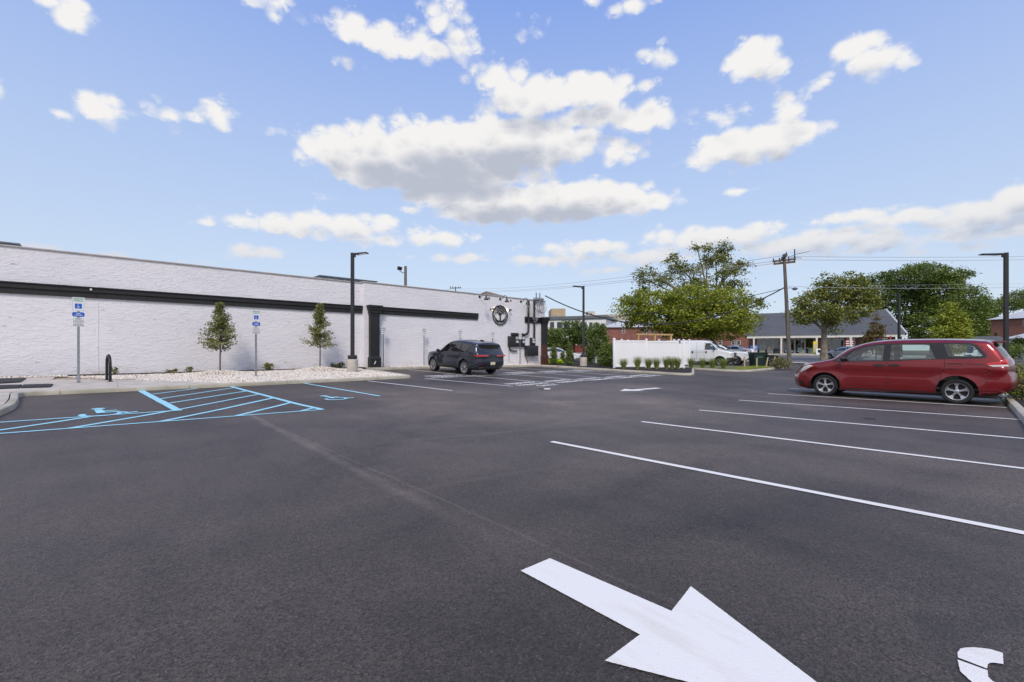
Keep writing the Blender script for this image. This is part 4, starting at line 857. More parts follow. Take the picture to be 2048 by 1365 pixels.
def shrub(x, y, D, lb, hw, h, m, n, ls, name='shrub', group=None, zoff=None, cat='shrub'):
    b = atD(x, y, D); b.z = max(b.z, hz(b.x, b.y)) if zoff is None else hz(b.x, b.y)+zoff
    t = thing(name, lb, cat, b, 0, group); st = MB()
    for k in range(5): a = k*1.26; st.tube([(0, 0, -.05), (hw*.35*math.cos(a), hw*.35*math.sin(a), h*.45), (hw*.5*math.cos(a), hw*.5*math.sin(a), h*.75)], [.02, .014, .006], 5)
    st.build('stem', 'bark_thin', t, True)
    P, tint, _ = crown_points([(0, 0, h*.35, hw, hw, h*.38, 1), (0, 0, h*.68, hw*.72, hw*.72, h*.32, 1)], n, 16, hw*.4, .3)
    leaf_mesh('crown', P, ls, m, t, tint, .3); return t
shrub(1107, 733, 34.5, 'columnar green shrub beside the rusty end pilaster', .32, 1.75, 'leaf_mid', 110, .10)
shrub(1139, 735, 34.0, 'columnar green shrub standing between two others by the pole footing', .30, 1.85, 'leaf_mid', 110, .10)
shrub(1088+38, 734, 36.5, 'narrow green shrub behind the lime clump', .25, 1.2, 'leaf_dark', 60, .09)
shrub(1180, 731, 37, 'dark green shrub right of the concrete pole footing', .40, 1.7, 'leaf_dark', 110, .11)
shrub(1213, 736, 32.6, 'big bushy green shrub against the end of the white fence', .62, 1.95, 'leaf_mid', 330, .11)
shrub(1108, 727, 35.5, 'lime yellow clump of leaves at the mulch bed edge', .32, .42, 'leaf_lime', 60, .16)
shrub(1120, 728, 36, 'second small lime clump tucked behind the columnar shrub', .22, .3, 'leaf_lime', 30, .14)
shrub(1562, 735, 32.6, 'low grey green shrub beside the wooden utility pole', .55, .72, 'leaf_grey', 130, .10)
for k, (x, y, D, hw, h, m, lb) in enumerate([(2036, 772, 13.6, .42, .62, 'leaf_lime', 'lime shrub in the mulch directly behind the minivan bumper'), (2050, 778, 12.2, .5, .85, 'leaf_grey', 'grey purple shrub beside the lime shrub in the right bed'), (2030, 750, 16.2, .5, .95, 'leaf_grey', 'grey green shrub farther along the right bed'), (2062, 748, 16.5, .6, .7, 'leaf_yellow', 'yellow green shrub at the far side of the right bed'), (2044, 735, 19.5, .6, .8, 'leaf_grey', 'rounded shrub in the right bed near the tall light pole')]):
    shrub(x, y, D, lb, hw, h, m, 170, .06, 'shrub', None, .1)
def young_tree(px, z, Y, h, wid, lb):
    X = atY(px, 700, Y).x; t = thing('young_tree', lb, 'tree', (X, Y, z), 0, 'young trees along the white wall')
    MB().tube([(0, 0, -.1), (.01, 0, h*.3), (-.01, .01, h*.6), (0, 0, h*.97)], [.035, .028, .018, .005], 8).build('trunk', 'bark_thin', t, True)
    br = MB(); P = []; T = []
    for k in range(130):
        f = rng.uniform(.30, .97); a = rng.uniform(0, 2*PI); L = wid*(1.03-f)**.95*1.25*rng.uniform(.5, 1.15); z0 = h*f
        e = Vector((L*math.cos(a), L*math.sin(a), z0+L*rng.uniform(.0, .4))); br.tube([(0, 0, z0-.05), (e.x*.5, e.y*.5, (z0+e.z)/2-.02), e], [.008, .006, .003], 4)
        n = rng.integers(22, 42); tt = rng.uniform(.3, 1.05, n)[:, None]; q = np.array([0, 0, z0-.05])*(1-tt)+np.array(e)*tt+rng.normal(0, .06, (n, 3))
        P.append(q); q2 = np.zeros((n, 2)); q2[:, 0] = np.clip(rng.uniform(.2, .8)+rng.normal(0, .25, n), 0, 1); q2[:, 1] = rng.uniform(0, 1, n); T.append(q2)
    br.build('branch', 'bark_thin', t, True); leaf_mesh('crown', np.concatenate(P), .095, 'leaf_young', t, np.concatenate(T), .2, .5)
young_tree(440, .57, 23.8, 3.05, .92, 'young conical tree on a stone mound nearer the handicap sign by the mats')
young_tree(640, .64, 23.8, 3.25, .92, 'young conical tree on a stone mound nearest the light pole')
for px, hw, h, n, lb in ((228, .14, .32, 12, 'tiny weed at the wall foot beside the bike rack'), (345, .2, .16, 10, 'low weed patch at the wall foot between rack and young tree'), (380, .14, .22, 10, 'small weed at the wall foot close to the first young tree'), (538, .26, .42, 26, 'leafy weed at the wall foot beside the handicap sign among stones'), (668, .2, .3, 16, 'small weed at the wall foot right behind the second young tree'), (682, .2, .36, 18, 'small leafy weed at the wall foot next to the light pole')):
    p = atY(px, 740, 24.8); shrub(px, 740, (p.x*FW[0]+p.y*FW[1]), lb, hw, h, 'leaf_young', n, .075, 'weed', 'weeds along the foot of the white wall', .13, 'weed')
def grass(x, D, h, w, lb, zoff=.16, group='ornamental grasses along the white fence'):
    b = base_at(x, D, zoff); n = 520; h *= 1.1; w *= 1.5; t = thing('ornamental_grass', lb, 'grass clump', b, 0, group)
    a = rng.uniform(0, 2*PI, n); hh = h*rng.uniform(.55, 1.1, n); out = w*rng.uniform(.15, 1., n); r0 = rng.uniform(0, .11, n); V = []
    dx, dy = np.cos(a), np.sin(a); wd = .007
    for f in (0, .4, .75, 1.):
        r = r0+out*f**1.8; z = hh*(f-.10*f**3); ww = wd*(1-f*.8)
        V += [np.stack([dx*r-dy*ww, dy*r+dx*ww, z], 1), np.stack([dx*r+dy*ww, dy*r-dx*ww, z], 1)]
    V = np.stack(V, 1); q = np.array([(0, 1, 3, 2), (2, 3, 5, 4), (4, 5, 7, 6)]); tn = np.repeat(np.stack([rng.uniform(0, 1, n), rng.uniform(0, 1, n)], 1)[:, None], 8, 1)
    np_mesh('blade', V.reshape(-1, 3), (q[None]+np.arange(n)[:, None, None]*8).reshape(-1, 4), 'blade', t, tn.reshape(-1, 2))
    return t
for i, (x, h) in enumerate(((1247, .66), (1275, .80), (1297, .72), (1313, .74), (1333, .82), (1344, .82), (1355, .78))):
    D = 29.6-.006*i; grass(x, 28.9+.1*i, h, .30, ['short round grass clump nearest the bushy shrub end of the fence', 'grass clump next to the short round one before the white fence', 'grass clump before the middle post of the white fence', 'grass clump just past the middle fence post', 'tall grass clump in the tight trio at the fence end', 'middle grass clump of the tight trio at the fence end', 'last grass clump at the kerb nose before the fence gate'][i])
for i, x in enumerate((1382, 1405, 1425, 1447)): grass(x, 32.2-.3*i, .72, .30, ['grass clump before the van side closest to the white fence', 'grass clump before the middle of the white van side', 'grass clump just behind the front wheel of the white van', 'grass clump directly before the front wheel of the white van'][i], .12)
# mown grass on the island
n = 5200; P = scatter([(31.6, 12.1), (32, 11.6), (38.3, 11.5), (39.2, 11.9), (39.6, 12.9), (34, 13.2)], n); zz = np.array([hz(x, y)+.115 for x, y in P])
a = rng.uniform(0, 2*PI, n); L = rng.uniform(.04, .11, n); dx, dy = np.cos(a), np.sin(a)
V = np.stack([np.stack([P[:, 0]-dy*.008, P[:, 1]+dx*.008, zz], 1), np.stack([P[:, 0]+dy*.008, P[:, 1]-dx*.008, zz], 1), np.stack([P[:, 0]+dx*L*.5, P[:, 1]+dy*L*.5, zz+L], 1)], 1)
tag(stuff(np_mesh('lawn_grass', V.reshape(-1, 3), np.arange(n*3).reshape(-1, 3), 'lawn_blade', None, np.repeat(rng.uniform(0, 1, (n, 1, 2)), 3, 1).reshape(-1, 2))), 'thin yellow green grass on the island below the stakes', 'grass')

# ------------------------------------------------------------------ white vinyl fence and timber frame
A0 = atD(1228, 736, 30.2); B0 = atD(1367, 737.5, 30.8); dirf = (B0-A0); dirf.z = 0; LF = dirf.length; dirf.normalize()
def fence(A0, dirf, L, posts, lb, h=1.86, drop=.0):
    t = thing('vinyl_fence', lb, 'fence', A0, math.atan2(dirf.y, dirf.x))
    zf = lambda x: -drop*x/L
    for x in posts:
        p = MB().box((x-.065, -.065, -.25+zf(x)), (x+.065, .065, h+.06+zf(x)), None, .008).build('post', 'vinyl', t, True)
        c = MB(); c.box((x-.085, -.085, h+.06+zf(x)), (x+.085, .085, h+.10+zf(x)), None, .008)
        c.add([(x-.075, -.075, h+.10+zf(x)), (x+.075, -.075, h+.10+zf(x)), (x+.075, .075, h+.10+zf(x)), (x-.075, .075, h+.10+zf(x)), (x, 0, h+.16+zf(x))], [(0, 1, 4), (1, 2, 4), (2, 3, 4), (3, 0, 4)]); c.build('cap', 'vinyl', p, True)
    for x0, x1 in zip(posts, posts[1:]):
        z = zf((x0+x1)/2); a, b = x0+.066, x1-.066
        MB().box((a, -.028, h-.12+z), (b, .028, h+z), None, .008).build('rail', 'vinyl', t, True); MB().box((a, -.028, .06+z), (b, .028, .20+z), None, .008).build('rail', 'vinyl', t, True)
        n = max(1, int((b-a)/.15))
        pm = bpy.data.meshes.new('board'); 
        for k in range(n):
            w = (b-a)/n; x = a+k*w
            o = MB().box((x+.0008, -.013, .195+z), (x+w-.0008, .013, h-.118+z), None, .0015).build('board', 'vinyl', t)
    return t
fence(A0, dirf, LF, [0, LF*.46, LF*.93, LF], 'white vinyl privacy fence with capped posts behind ornamental grass', 1.88, A0.z-B0.z)
side = atD(1258, 736, 34.6)-A0; side.z = 0; side.normalize()
fence(A0+side*.2, side, 4.4, [0, 2.2, 4.4], 'white vinyl fence return running back from the fence end post', 1.86, 0.)
fence(A0+dirf*LF*.5+side*4.6, dirf, LF*.5, [0, LF*.25, LF*.5], 'white vinyl back fence showing only its post caps', 1.9, 0.)
p = atD(1357.5, 684, 30.75); tag(MB().box((-.07, -.10, -.1), (.07, -.07, .1), None, .01).build('post_light', 'solar', None, True, p), 'small dark solar light fixed on a fence post cap', 'lamp')
p0 = atD(1275, 700, 37.5); p1 = atD(1343, 700, 38.5); dv = (p1-p0); dv.z = 0; LT = dv.length; zt = [atD(1275, 667.5, 37.5).z, atD(1343, 667.5, 38.5).z]
t = thing('timber_frame', 'raw timber post and beam frame behind the white fence', 'timber frame', (p0.x, p0.y, hz(p0.x, p0.y)), math.atan2(dv.y, dv.x)); zb_ = zt[0]-hz(p0.x, p0.y)
for x in (0.07, LT*.5, LT-.07): MB().box((x-.07, -.07, -.2), (x+.07, .07, zb_-.14), None, .008).build('post', 'timber', t)
MB().box((-.1, -.08, zb_-.14), (LT+.1, .08, zb_), None, .008).build('beam', 'timber', t)
for x, y0, y1, tl, lb in ((1489, 709, 731, .0, 'wooden stake standing before the white car bumper'), (1513.5, 713, 732, .01, 'wooden stake standing before the green waste cart'), (1532, 711, 732, .18, 'leaning wooden stake between the two waste carts'), (1549, 712, 734, .03, 'wooden stake standing before the darker waste cart')):
    b = atD(x, y1, 33.2); h = (y1-y0)*33.2/F; t = MB().box((-.045, -.025, -.15), (.045, .025, h), Matrix.Rotation(tl, 4, Vector((FW[0], FW[1], 0)).normalized()) @ Matrix.Rotation(A-PI/2, 4, 'Z'), .004)
    tag(t.build('wooden_stake', 'stake', None, False, (b.x, b.y, hz(b.x, b.y)+.1)), lb, 'stake', 'wooden stakes on the grass island')
def cart(x, y, D, w, h, m, lb, rz, lid_open=0.):
    b = base_at(x, D, .02); t = thing('waste_cart', lb, 'bin', b, rz); d = w*.85
    mb = MB(); k = .86; mb.add([(-w/2*k, -d/2*k, .06), (w/2*k, -d/2*k, .06), (w/2*k, d/2*k, .06), (-w/2*k, d/2*k, .06), (-w/2, -d/2, h*.9), (w/2, -d/2, h*.9), (w/2, d/2, h*.9), (-w/2, d/2, h*.9)], [(0, 1, 5, 4), (1, 2, 6, 5), (2, 3, 7, 6), (3, 0, 4, 7), (0, 3, 2, 1)]); mb.box((-w/2-.02, -d/2-.02, h*.86), (w/2+.02, d/2+.02, h*.9), None, .01)
    bm_ = mb.build('body', m, t)
    MB().box((-w/2-.04, -d/2-.06, 0), (w/2+.04, d/2+.04, .055), Matrix.Translation((0, 0, h*.905)) @ Matrix.Rotation(lid_open, 4, 'Y'), .02).build('lid', m, t, True)
    for s in (-1, 1): MB().lathe([(0, -.03), (.12, -.03), (.12, .03), (0, .03)], 14, Matrix.Translation((s*w*.38, d/2*k+.02, .12)) @ Matrix.Rotation(PI/2, 4, 'Z'), 'Y').build('wheel', 'tyre', t, True)
    MB().box((-w*.28, -d/2-.004, h*.64), (w*.10, -d/2*.97+.0, h*.66)).build('label', 'cable_grey', t)
    return t
cart(1516, 731, 35.0, 1.05, 1.25, 'bin_green', 'wide dark green waste cart beside the white vehicles', A-PI/2)
cart(1543, 732, 34.6, .85, 1.0, 'bin_dark', 'darker waste cart with its lid askew beside the utility pole', A-PI/2, .08)
# ------------------------------------------------------------------ vehicles
def resample(pts, step):
    out = [pts[0]]; acc = 0
    for a, b in zip(pts, pts[1:]):
        L = (b-a).length; 
        while acc+L >= step:
            t = (step-acc)/L; a = a.lerp(b, t); L = (b-a).length; out.append(a.copy()); acc = 0
        acc += L
    if (out[-1]-pts[-1]).length > step*.3: out.append(pts[-1])
    else: out[-1] = pts[-1]
    return out
def wheel(parent, x, y, r, w, rim_r, spokes, side, alloy='alloy', steer=0., style=0):
    m0 = Matrix.Translation((x, y, r)) @ Matrix.Rotation(steer, 4, 'Z'); s = side; wd = w/2
    prof = [(rim_r*.96, -wd*.86), (rim_r+.02, -wd*.95), (r*.90, -wd), (r*.97, -wd*.86), (r, -wd*.55), (r, wd*.55), (r*.97, wd*.86), (r*.90, wd), (rim_r+.02, wd*.95), (rim_r*.96, wd*.86)]
    ty = MB().lathe(prof, 40, m0, 'Y').build('wheel', 'tyre', parent, True)
    rb = MB().lathe([(rim_r*.99, s*wd*.9), (rim_r*.985, s*wd*.96), (rim_r*.93, s*wd*.92), (rim_r*.88, s*wd*.55), (rim_r*.86, -s*wd*.6)], 36, m0, 'Y').build('rim', alloy, ty, True)
    MB().lathe([(0, s*wd*.15), (rim_r*.87, s*wd*.15)], 28, m0, 'Y').build('brake_disc', 'wheel_dark', ty)
    sp = MB()
    for k in range(spokes):
        a = 2*PI*k/spokes+.3
        def pt(rad, off, dep): return m0 @ Vector((rad*math.cos(a+off), s*wd*dep, rad*math.sin(a+off)))
        if style == 0: o0, o1 = .42, .27
        else: o0, o1 = .16, .20
        sp.add([pt(rim_r*.2, -o0, .78), pt(rim_r*.2, o0, .78), pt(rim_r*.6, o1*.62, .74), pt(rim_r*.93, o1*.95, .84), pt(rim_r*.93, -o1*.95, .84), pt(rim_r*.6, -o1*.62, .74), pt(rim_r*.2, -o0, .3), pt(rim_r*.2, o0, .3), pt(rim_r*.6, o1*.72, .35), pt(rim_r*.93, o1*1.1, .4), pt(rim_r*.93, -o1*1.1, .4), pt(rim_r*.6, -o1*.72, .35)],
               [(0, 1, 2, 5), (5, 2, 3, 4), (1, 7, 8, 2), (2, 8, 9, 3), (4, 10, 11, 5), (5, 11, 6, 0)])
    sp.build('spoke', alloy, ty)
    MB().lathe([(0, s*wd*.84), (rim_r*.16, s*wd*.83), (rim_r*.24, s*wd*.74), (rim_r*.25, s*wd*.3)], 20, m0, 'Y').build('hub_cap', alloy, ty, True)
def car(name, label, cat, loc, rz, sp, group=None):
    t = thing(name, label, cat, loc, rz, group)
    top = resample(catmull([Vector(p) for p in sp['top']], 8), .05); bot = [Vector(p) for p in sp['bot']]        # bot runs rear -> front
    arches = sp['arch']; wr = sp['wheel_r']
    # lower edge with wheel arches, rear to front
    low = []
    for (ax, az, ar) in sorted(arches):
        zs = interp(ax-ar, sorted((p.x, p.y) for p in bot)); a0 = math.asin(max(-1, min(1, (zs-az)/ar)))
        low += [Vector((ax-ar*math.cos(a), az+ar*math.sin(a))) for a in np.linspace(a0, PI-a0, 26)]
    low = [bot[0]]+low+[bot[-1]]
    lowd = []
    for a, b in zip(low, low[1:]):
        n = max(1, int((b-a).length/.12)); lowd += [a.lerp(b, i/n) for i in range(n)]
    outline = [tuple(p) for p in top]+[tuple(p) for p in lowd][1:]
    TOP = np.array([tuple(p) for p in top]); Wm, belt = sp['W'], sp['belt']; R = sp.get('round', .13); xf, xr = sp['top'][0][0], sp['top'][-1][0]; xmax, xmin = TOP[:, 0].max(), TOP[:, 0].min()
    seg = TOP[1:]-TOP[:-1]; dd = (seg**2).sum(1)+1e-12
    def dist(p):
        q = np.asarray(p)-TOP[:-1]; tt = np.clip((q*seg).sum(1)/dd, 0, 1); return np.sqrt(((q-seg*tt[:, None])**2).sum(1).min())
    def Wf(x, z, edge=True):
        w = Wm
        w -= sp.get('taper_f', .14)*max(0, (x-(xmax-1.1))/1.1)**2.2+sp.get('taper_r', .10)*max(0, ((xmin+.9)-x)/.9)**2.2
        if z > belt: w -= sp['tumble']*(z-belt)+.10*max(0, z-belt)**2
        w -= .045*max(0, (belt-.05-z))**1.5*.6 if z < belt else 0
        w -= sp.get('tuck', .25)*max(0, .42-z)**1.6
        for ax, az, ar in arches:                # flared arches
            d = math.hypot(x-ax, z-az); w += .022*math.exp(-((d-ar)/.09)**2)
        zc = sp.get('crease')
        if zc: w += .018*math.exp(-((z-zc)/.05)**2)-.012*math.exp(-((z-zc+.16)/.09)**2)
        if edge:
            d = dist((x, z))
            if d < R: w -= R*sp.get('roundk', .8)*(1-math.sqrt(max(0, 1-(1-d/R)**2)))
        return w
    regions = sp['regions']; rp = [[tuple(p) for p in (catmull([Vector(q) for q in r[2]], 4, True) if r[4] else r[2])] for r in regions]
    def dens(poly, s=.12):
        o = []
        for a, b in zip(poly, poly[1:]+poly[:1]):
            n = max(1, int(math.dist(a, b)/s)); o += [(a[0]+(b[0]-a[0])*i/n, a[1]+(b[1]-a[1])*i/n) for i in range(n)]
        return o
    rp = [dens(p) for p in rp]
    extra = []
    for off in (.015, .04, .075, .12):
        for i in range(1, len(top)-1):
            d = (top[i+1]-top[i-1]).normalized(); nrm = Vector((-d.y, d.x)); c = top[i]+nrm*off
            for sgn in (1,):
                c2 = top[i]+nrm*off if inpoly([tuple(c)], outline)[0] else top[i]-nrm*off
                if inpoly([tuple(c2)], outline)[0] and dist(tuple(c2)) > off*.85: extra.append(tuple(c2))
    V, T = cdt([outline]+rp, .10, .4, extra)
    cen = np.array([V[list(f)].mean(0) for f in T]); inside = inpoly(cen, outline); own = np.full(len(T), -1)
    for i, p in reversed(list(enumerate(rp))): own[inpoly(cen, p)] = i
    Y = np.array([Wf(x, z) for x, z in V])
    parts = {}
    def emit(idx, s, off, nm, m, parent, mb=None):
        use = sorted({i for f in idx for i in T[f]}); mp = {v: k for k, v in enumerate(use)}
        b = mb or MB(); b.add([(V[i][0], s*(Y[i]+off), V[i][1]) for i in use], [tuple(mp[i] for i in (T[f] if s > 0 else T[f][::-1])) for f in idx])
        return b.build(nm, m, parent, 2) if mb is None else None
    body = MB()
    for s in (1, -1): emit(np.where(inside & (own == -1))[0], s, 0, None, None, None, body)
    # wrap over hood, roof and tail
    n = len(top); mlat = 9; rows = []
    bf, br_, bu = sp.get('bulge', (.16, .10, .05)); wm = MB(); Vw = []
    for i in range(n):
        d = (top[min(i+1, n-1)]-top[max(i-1, 0)]).normalized(); nx, nz = d.y, -d.x
        if nz < 0 and top[i].y > 1.0: pass
        q = top[i]+Vector((nx, nz))*.01
        if inpoly([tuple(q)], outline)[0]: nx, nz = -nx, -nz
        b = bf*max(0, nx)**2+br_*max(0, -nx)**2+bu*max(0, nz)**2; we = Wf(top[i].x, top[i].y)
        for j in range(-mlat, mlat+1):
            tt = math.sin(j/mlat*PI/2)*.55+.45*j/mlat; g = b*(1-abs(tt)**2.2); Vw.append((top[i].x+nx*g, tt*we, top[i].y+nz*g))
    k = 2*mlat+1; glass_f = {}; body_f = []
    for i in range(n-1):
        x, z = (top[i].x+top[i+1].x)/2, (top[i].y+top[i+1].y)/2; nm = None
        for g, (x0, z0, x1, z1) in sp['wrapglass'].items():
            if min(x0, x1) <= x <= max(x0, x1) and min(z0, z1) <= z <= max(z0, z1): nm = g
        for j in range(k-1):
            f = (i*k+j, i*k+j+1, (i+1)*k+j+1, (i+1)*k+j)
            if nm and 1 <= j < k-2: glass_f.setdefault(nm, []).append(f)
            else: body_f.append(f)
    body.add(Vw, body_f)
    bo = body.build('body', sp['paint'], t, 2)
    bmm = bmesh.new(); bmm.from_mesh(bo.data); bmesh.ops.remove_doubles(bmm, verts=bmm.verts, dist=.002); bmesh.ops.recalc_face_normals(bmm, faces=bmm.faces); bmm.to_mesh(bo.data); bmm.free()
    for g, fs in glass_f.items(): MB().add(Vw, fs).build(g, sp['glass'], t, 2)
    for i, r in enumerate(regions):
        idx = np.where(inside & (own == i))[0]
        if not len(idx): continue
        for s in (1, -1): parts[(r[0], s, i)] = emit(idx, s, r[3], r[0], r[1], t)
    def onside(poly, s, off, nm, m, parent, smooth=False, th=0.):
        p = dens([tuple(q) for q in (catmull([Vector(q) for q in poly], 4, True) if smooth else poly)], .08); v, tr = cdt([p], .08)
        kk = inpoly([v[list(f)].mean(0) for f in tr], p); b = MB()
        b.add([(x, s*(Wf(x, z)+off), z) for x, z in v], [f if s > 0 else f[::-1] for f, q in zip(tr, kk) if q])
        nb = len(p)
        if th: b.add([(x, s*(Wf(x, z)+off), z) for x, z in p]+[(x, s*(Wf(x, z)-.01), z) for x, z in p], [(i, (i+1) % nb, (i+1) % nb+nb, i+nb) for i in range(nb)])
        return b.build(nm, m, parent, 2 if not th else True)
    def doorpart(nm, s):
        c = [o for (n_, s_, i), o in parts.items() if n_ == nm and s_ == s]; return c[0] if c else bo
    for poly, s_, nm, m, par, off in sp.get('side_extra', []):
        for s in (1, -1):
            if s_ in (0, s): onside(poly, s, off, nm, m, doorpart(par, s) if par else t, True, th=off)
    gap = MB()
    for line in sp.get('gaps', []):
        pl = resample([Vector(p) for p in line], .05)
        for s in (1, -1):
            vs = []
            for i, p in enumerate(pl):
                d = (pl[min(i+1, len(pl)-1)]-pl[max(i-1, 0)]).normalized(); nn = Vector((-d.y, d.x))*.006
                for e in (-1, 1): q = p+nn*e; vs.append((q.x, s*(Wf(q.x, q.y)+.0015), q.y))
            gap.add(vs, [(2*i, 2*i+1, 2*i+3, 2*i+2) for i in range(len(pl)-1)])
    if gap.v: stuff(gap.build('panel_gap', 'wheel_dark', bo))
    # front / rear applied panels: polygons in (y, z)
    def face_x(y, z, front):
        c = TOP[:len(TOP)//2] if front else TOP[len(TOP)//2:]
        o = np.argsort(c[:, 1]); zs = c[o, 1]; xs = c[o, 0]
        best = [(x if front else -x) for x, zz in zip(xs, zs) if abs(zz-z) < .04] or [np.interp(z, zs, xs)*(1 if front else -1)]
        x = float(np.median(best))*(1 if front else -1); we = Wf(x, z)
        return x+(bf if front else -br_)*(1-min(1, abs(y)/we)**2.2)*.95
    for poly, front, nm, m, off in sp.get('face_extra', []):
        p = dens([tuple(q) for q in poly], .07); v, tr = cdt([p], .07); kk = inpoly([v[list(f)].mean(0) for f in tr], p)
        sg = 1 if front else -1; b = MB(); b.add([(face_x(y, z, front)+sg*off, y, z) for y, z in v], [f for f, q in zip(tr, kk) if q])
        nb = len(p); b.add([(face_x(y, z, front)+sg*off, y, z) for y, z in p]+[(face_x(y, z, front)-sg*.03, y, z) for y, z in p], [(i, (i+1) % nb, (i+1) % nb+nb, i+nb) for i in range(nb)]); b.build(nm, m, t, True)
    # underside, wheel wells, wheels
    z0 = min(p.y for p in bot); MB().box((xmin+.25, -Wm+.16, z0-.02), (xmax-.3, Wm-.16, z0+.12), None, .03).build('underbody', 'wheel_dark', t)
    for (ax, az, ar) in arches:
        for s in (1, -1):
            y1 = Wf(ax, az+ar)-.012; MB().add([(ax+(ar+.004)*math.cos(a), s*yy, az+(ar+.004)*math.sin(a)) for yy in (y1, y1-.34) for a in np.linspace(-.25, PI+.25, 20)], [(i, i+1, i+21, i+20) for i in range(19)]+[tuple(range(20, 40))]).build('wheel_well', 'wheel_dark', t)
            front = ax > 0; wheel(t, ax, s*(Wm-sp['wheel_w']/2-sp.get('inset', .03)), wr, sp['wheel_w'], sp['rim_r'], sp['spokes'], s, sp.get('alloy', 'alloy'), sp.get('steer', 0) if front else 0, sp.get('style', 0))
    # mirrors
    mx, mz = sp['mirror']
    for s in (1, -1):
        b = Wf(mx, mz); mr = MB(); mtx = Matrix.Translation((mx, s*(b+.13), mz+.07)) @ Matrix.Diagonal((.075, .115, .085, 1)); mr.lathe([(math.sin(a)*(1 if a < 2.2 else 1), -math.cos(a)) for a in np.linspace(.02, PI-.02, 9)], 14, mtx); mr.tube([(mx, s*(b-.01), mz), (mx, s*(b+.1), mz+.03)], .03, 6); mr.build('mirror', sp.get('mirror_m', 'car_black'), t, True)
    # cabin
    inn = MB(); zf, zc = sp['floor'], belt-.06; inn.box((sp['cabin'][0], -Wm+.12, zf-.05), (sp['cabin'][1], Wm-.12, zf)); inn.build('cabin_floor', 'plastic_dark', t)
    for s in (1, -1):
        MB().add([(x, s*(Wf(x, z)-.07), z) for z in (zc-.22, zc) for x in np.linspace(sp['cabin'][0], sp['cabin'][1], 10)], [(i, i+1, i+11, i+10) for i in range(9)]).build('door_lining', 'liner', t)
    MB().box((sp['cabin'][1]-.25, -Wm+.16, zf), (sp['cabin'][1]+.12, Wm-.16, belt-.02), None, .06).build('dashboard', 'plastic_dark', t, True)
    for x, ys in sp['seats']:
        for y in ys:
            st = MB(); zz = zf+.18; st.box((x-.25, y-.23, zz), (x+.27, y+.23, zz+.2), None, .06); st.box((-.07, -.23, 0), (.07, .23, .62), Matrix.Translation((x-.27, y, zz+.12)) @ Matrix.Rotation(-.22, 4, 'Y'), .06); st.box((-.05, -.12, .0), (.05, .12, .19), Matrix.Translation((x-.42, y, zz+.77)) @ Matrix.Rotation(-.1, 4, 'Y'), .04)
            st.build('seat', sp.get('seat_m', 'seat_grey'), t, True)
    if sp.get('steering'):
        x, y, z = sp['steering']; q = Matrix.Translation((x, y, z)) @ Matrix.Rotation(-1.2, 4, 'Y'); MB().tube([q @ Vector((.18*math.cos(a), .18*math.sin(a), 0)) for a in np.linspace(0, 2*PI, 25)], .016, 6, False).build('steering_wheel', 'plastic_dark', t, True)
    return t

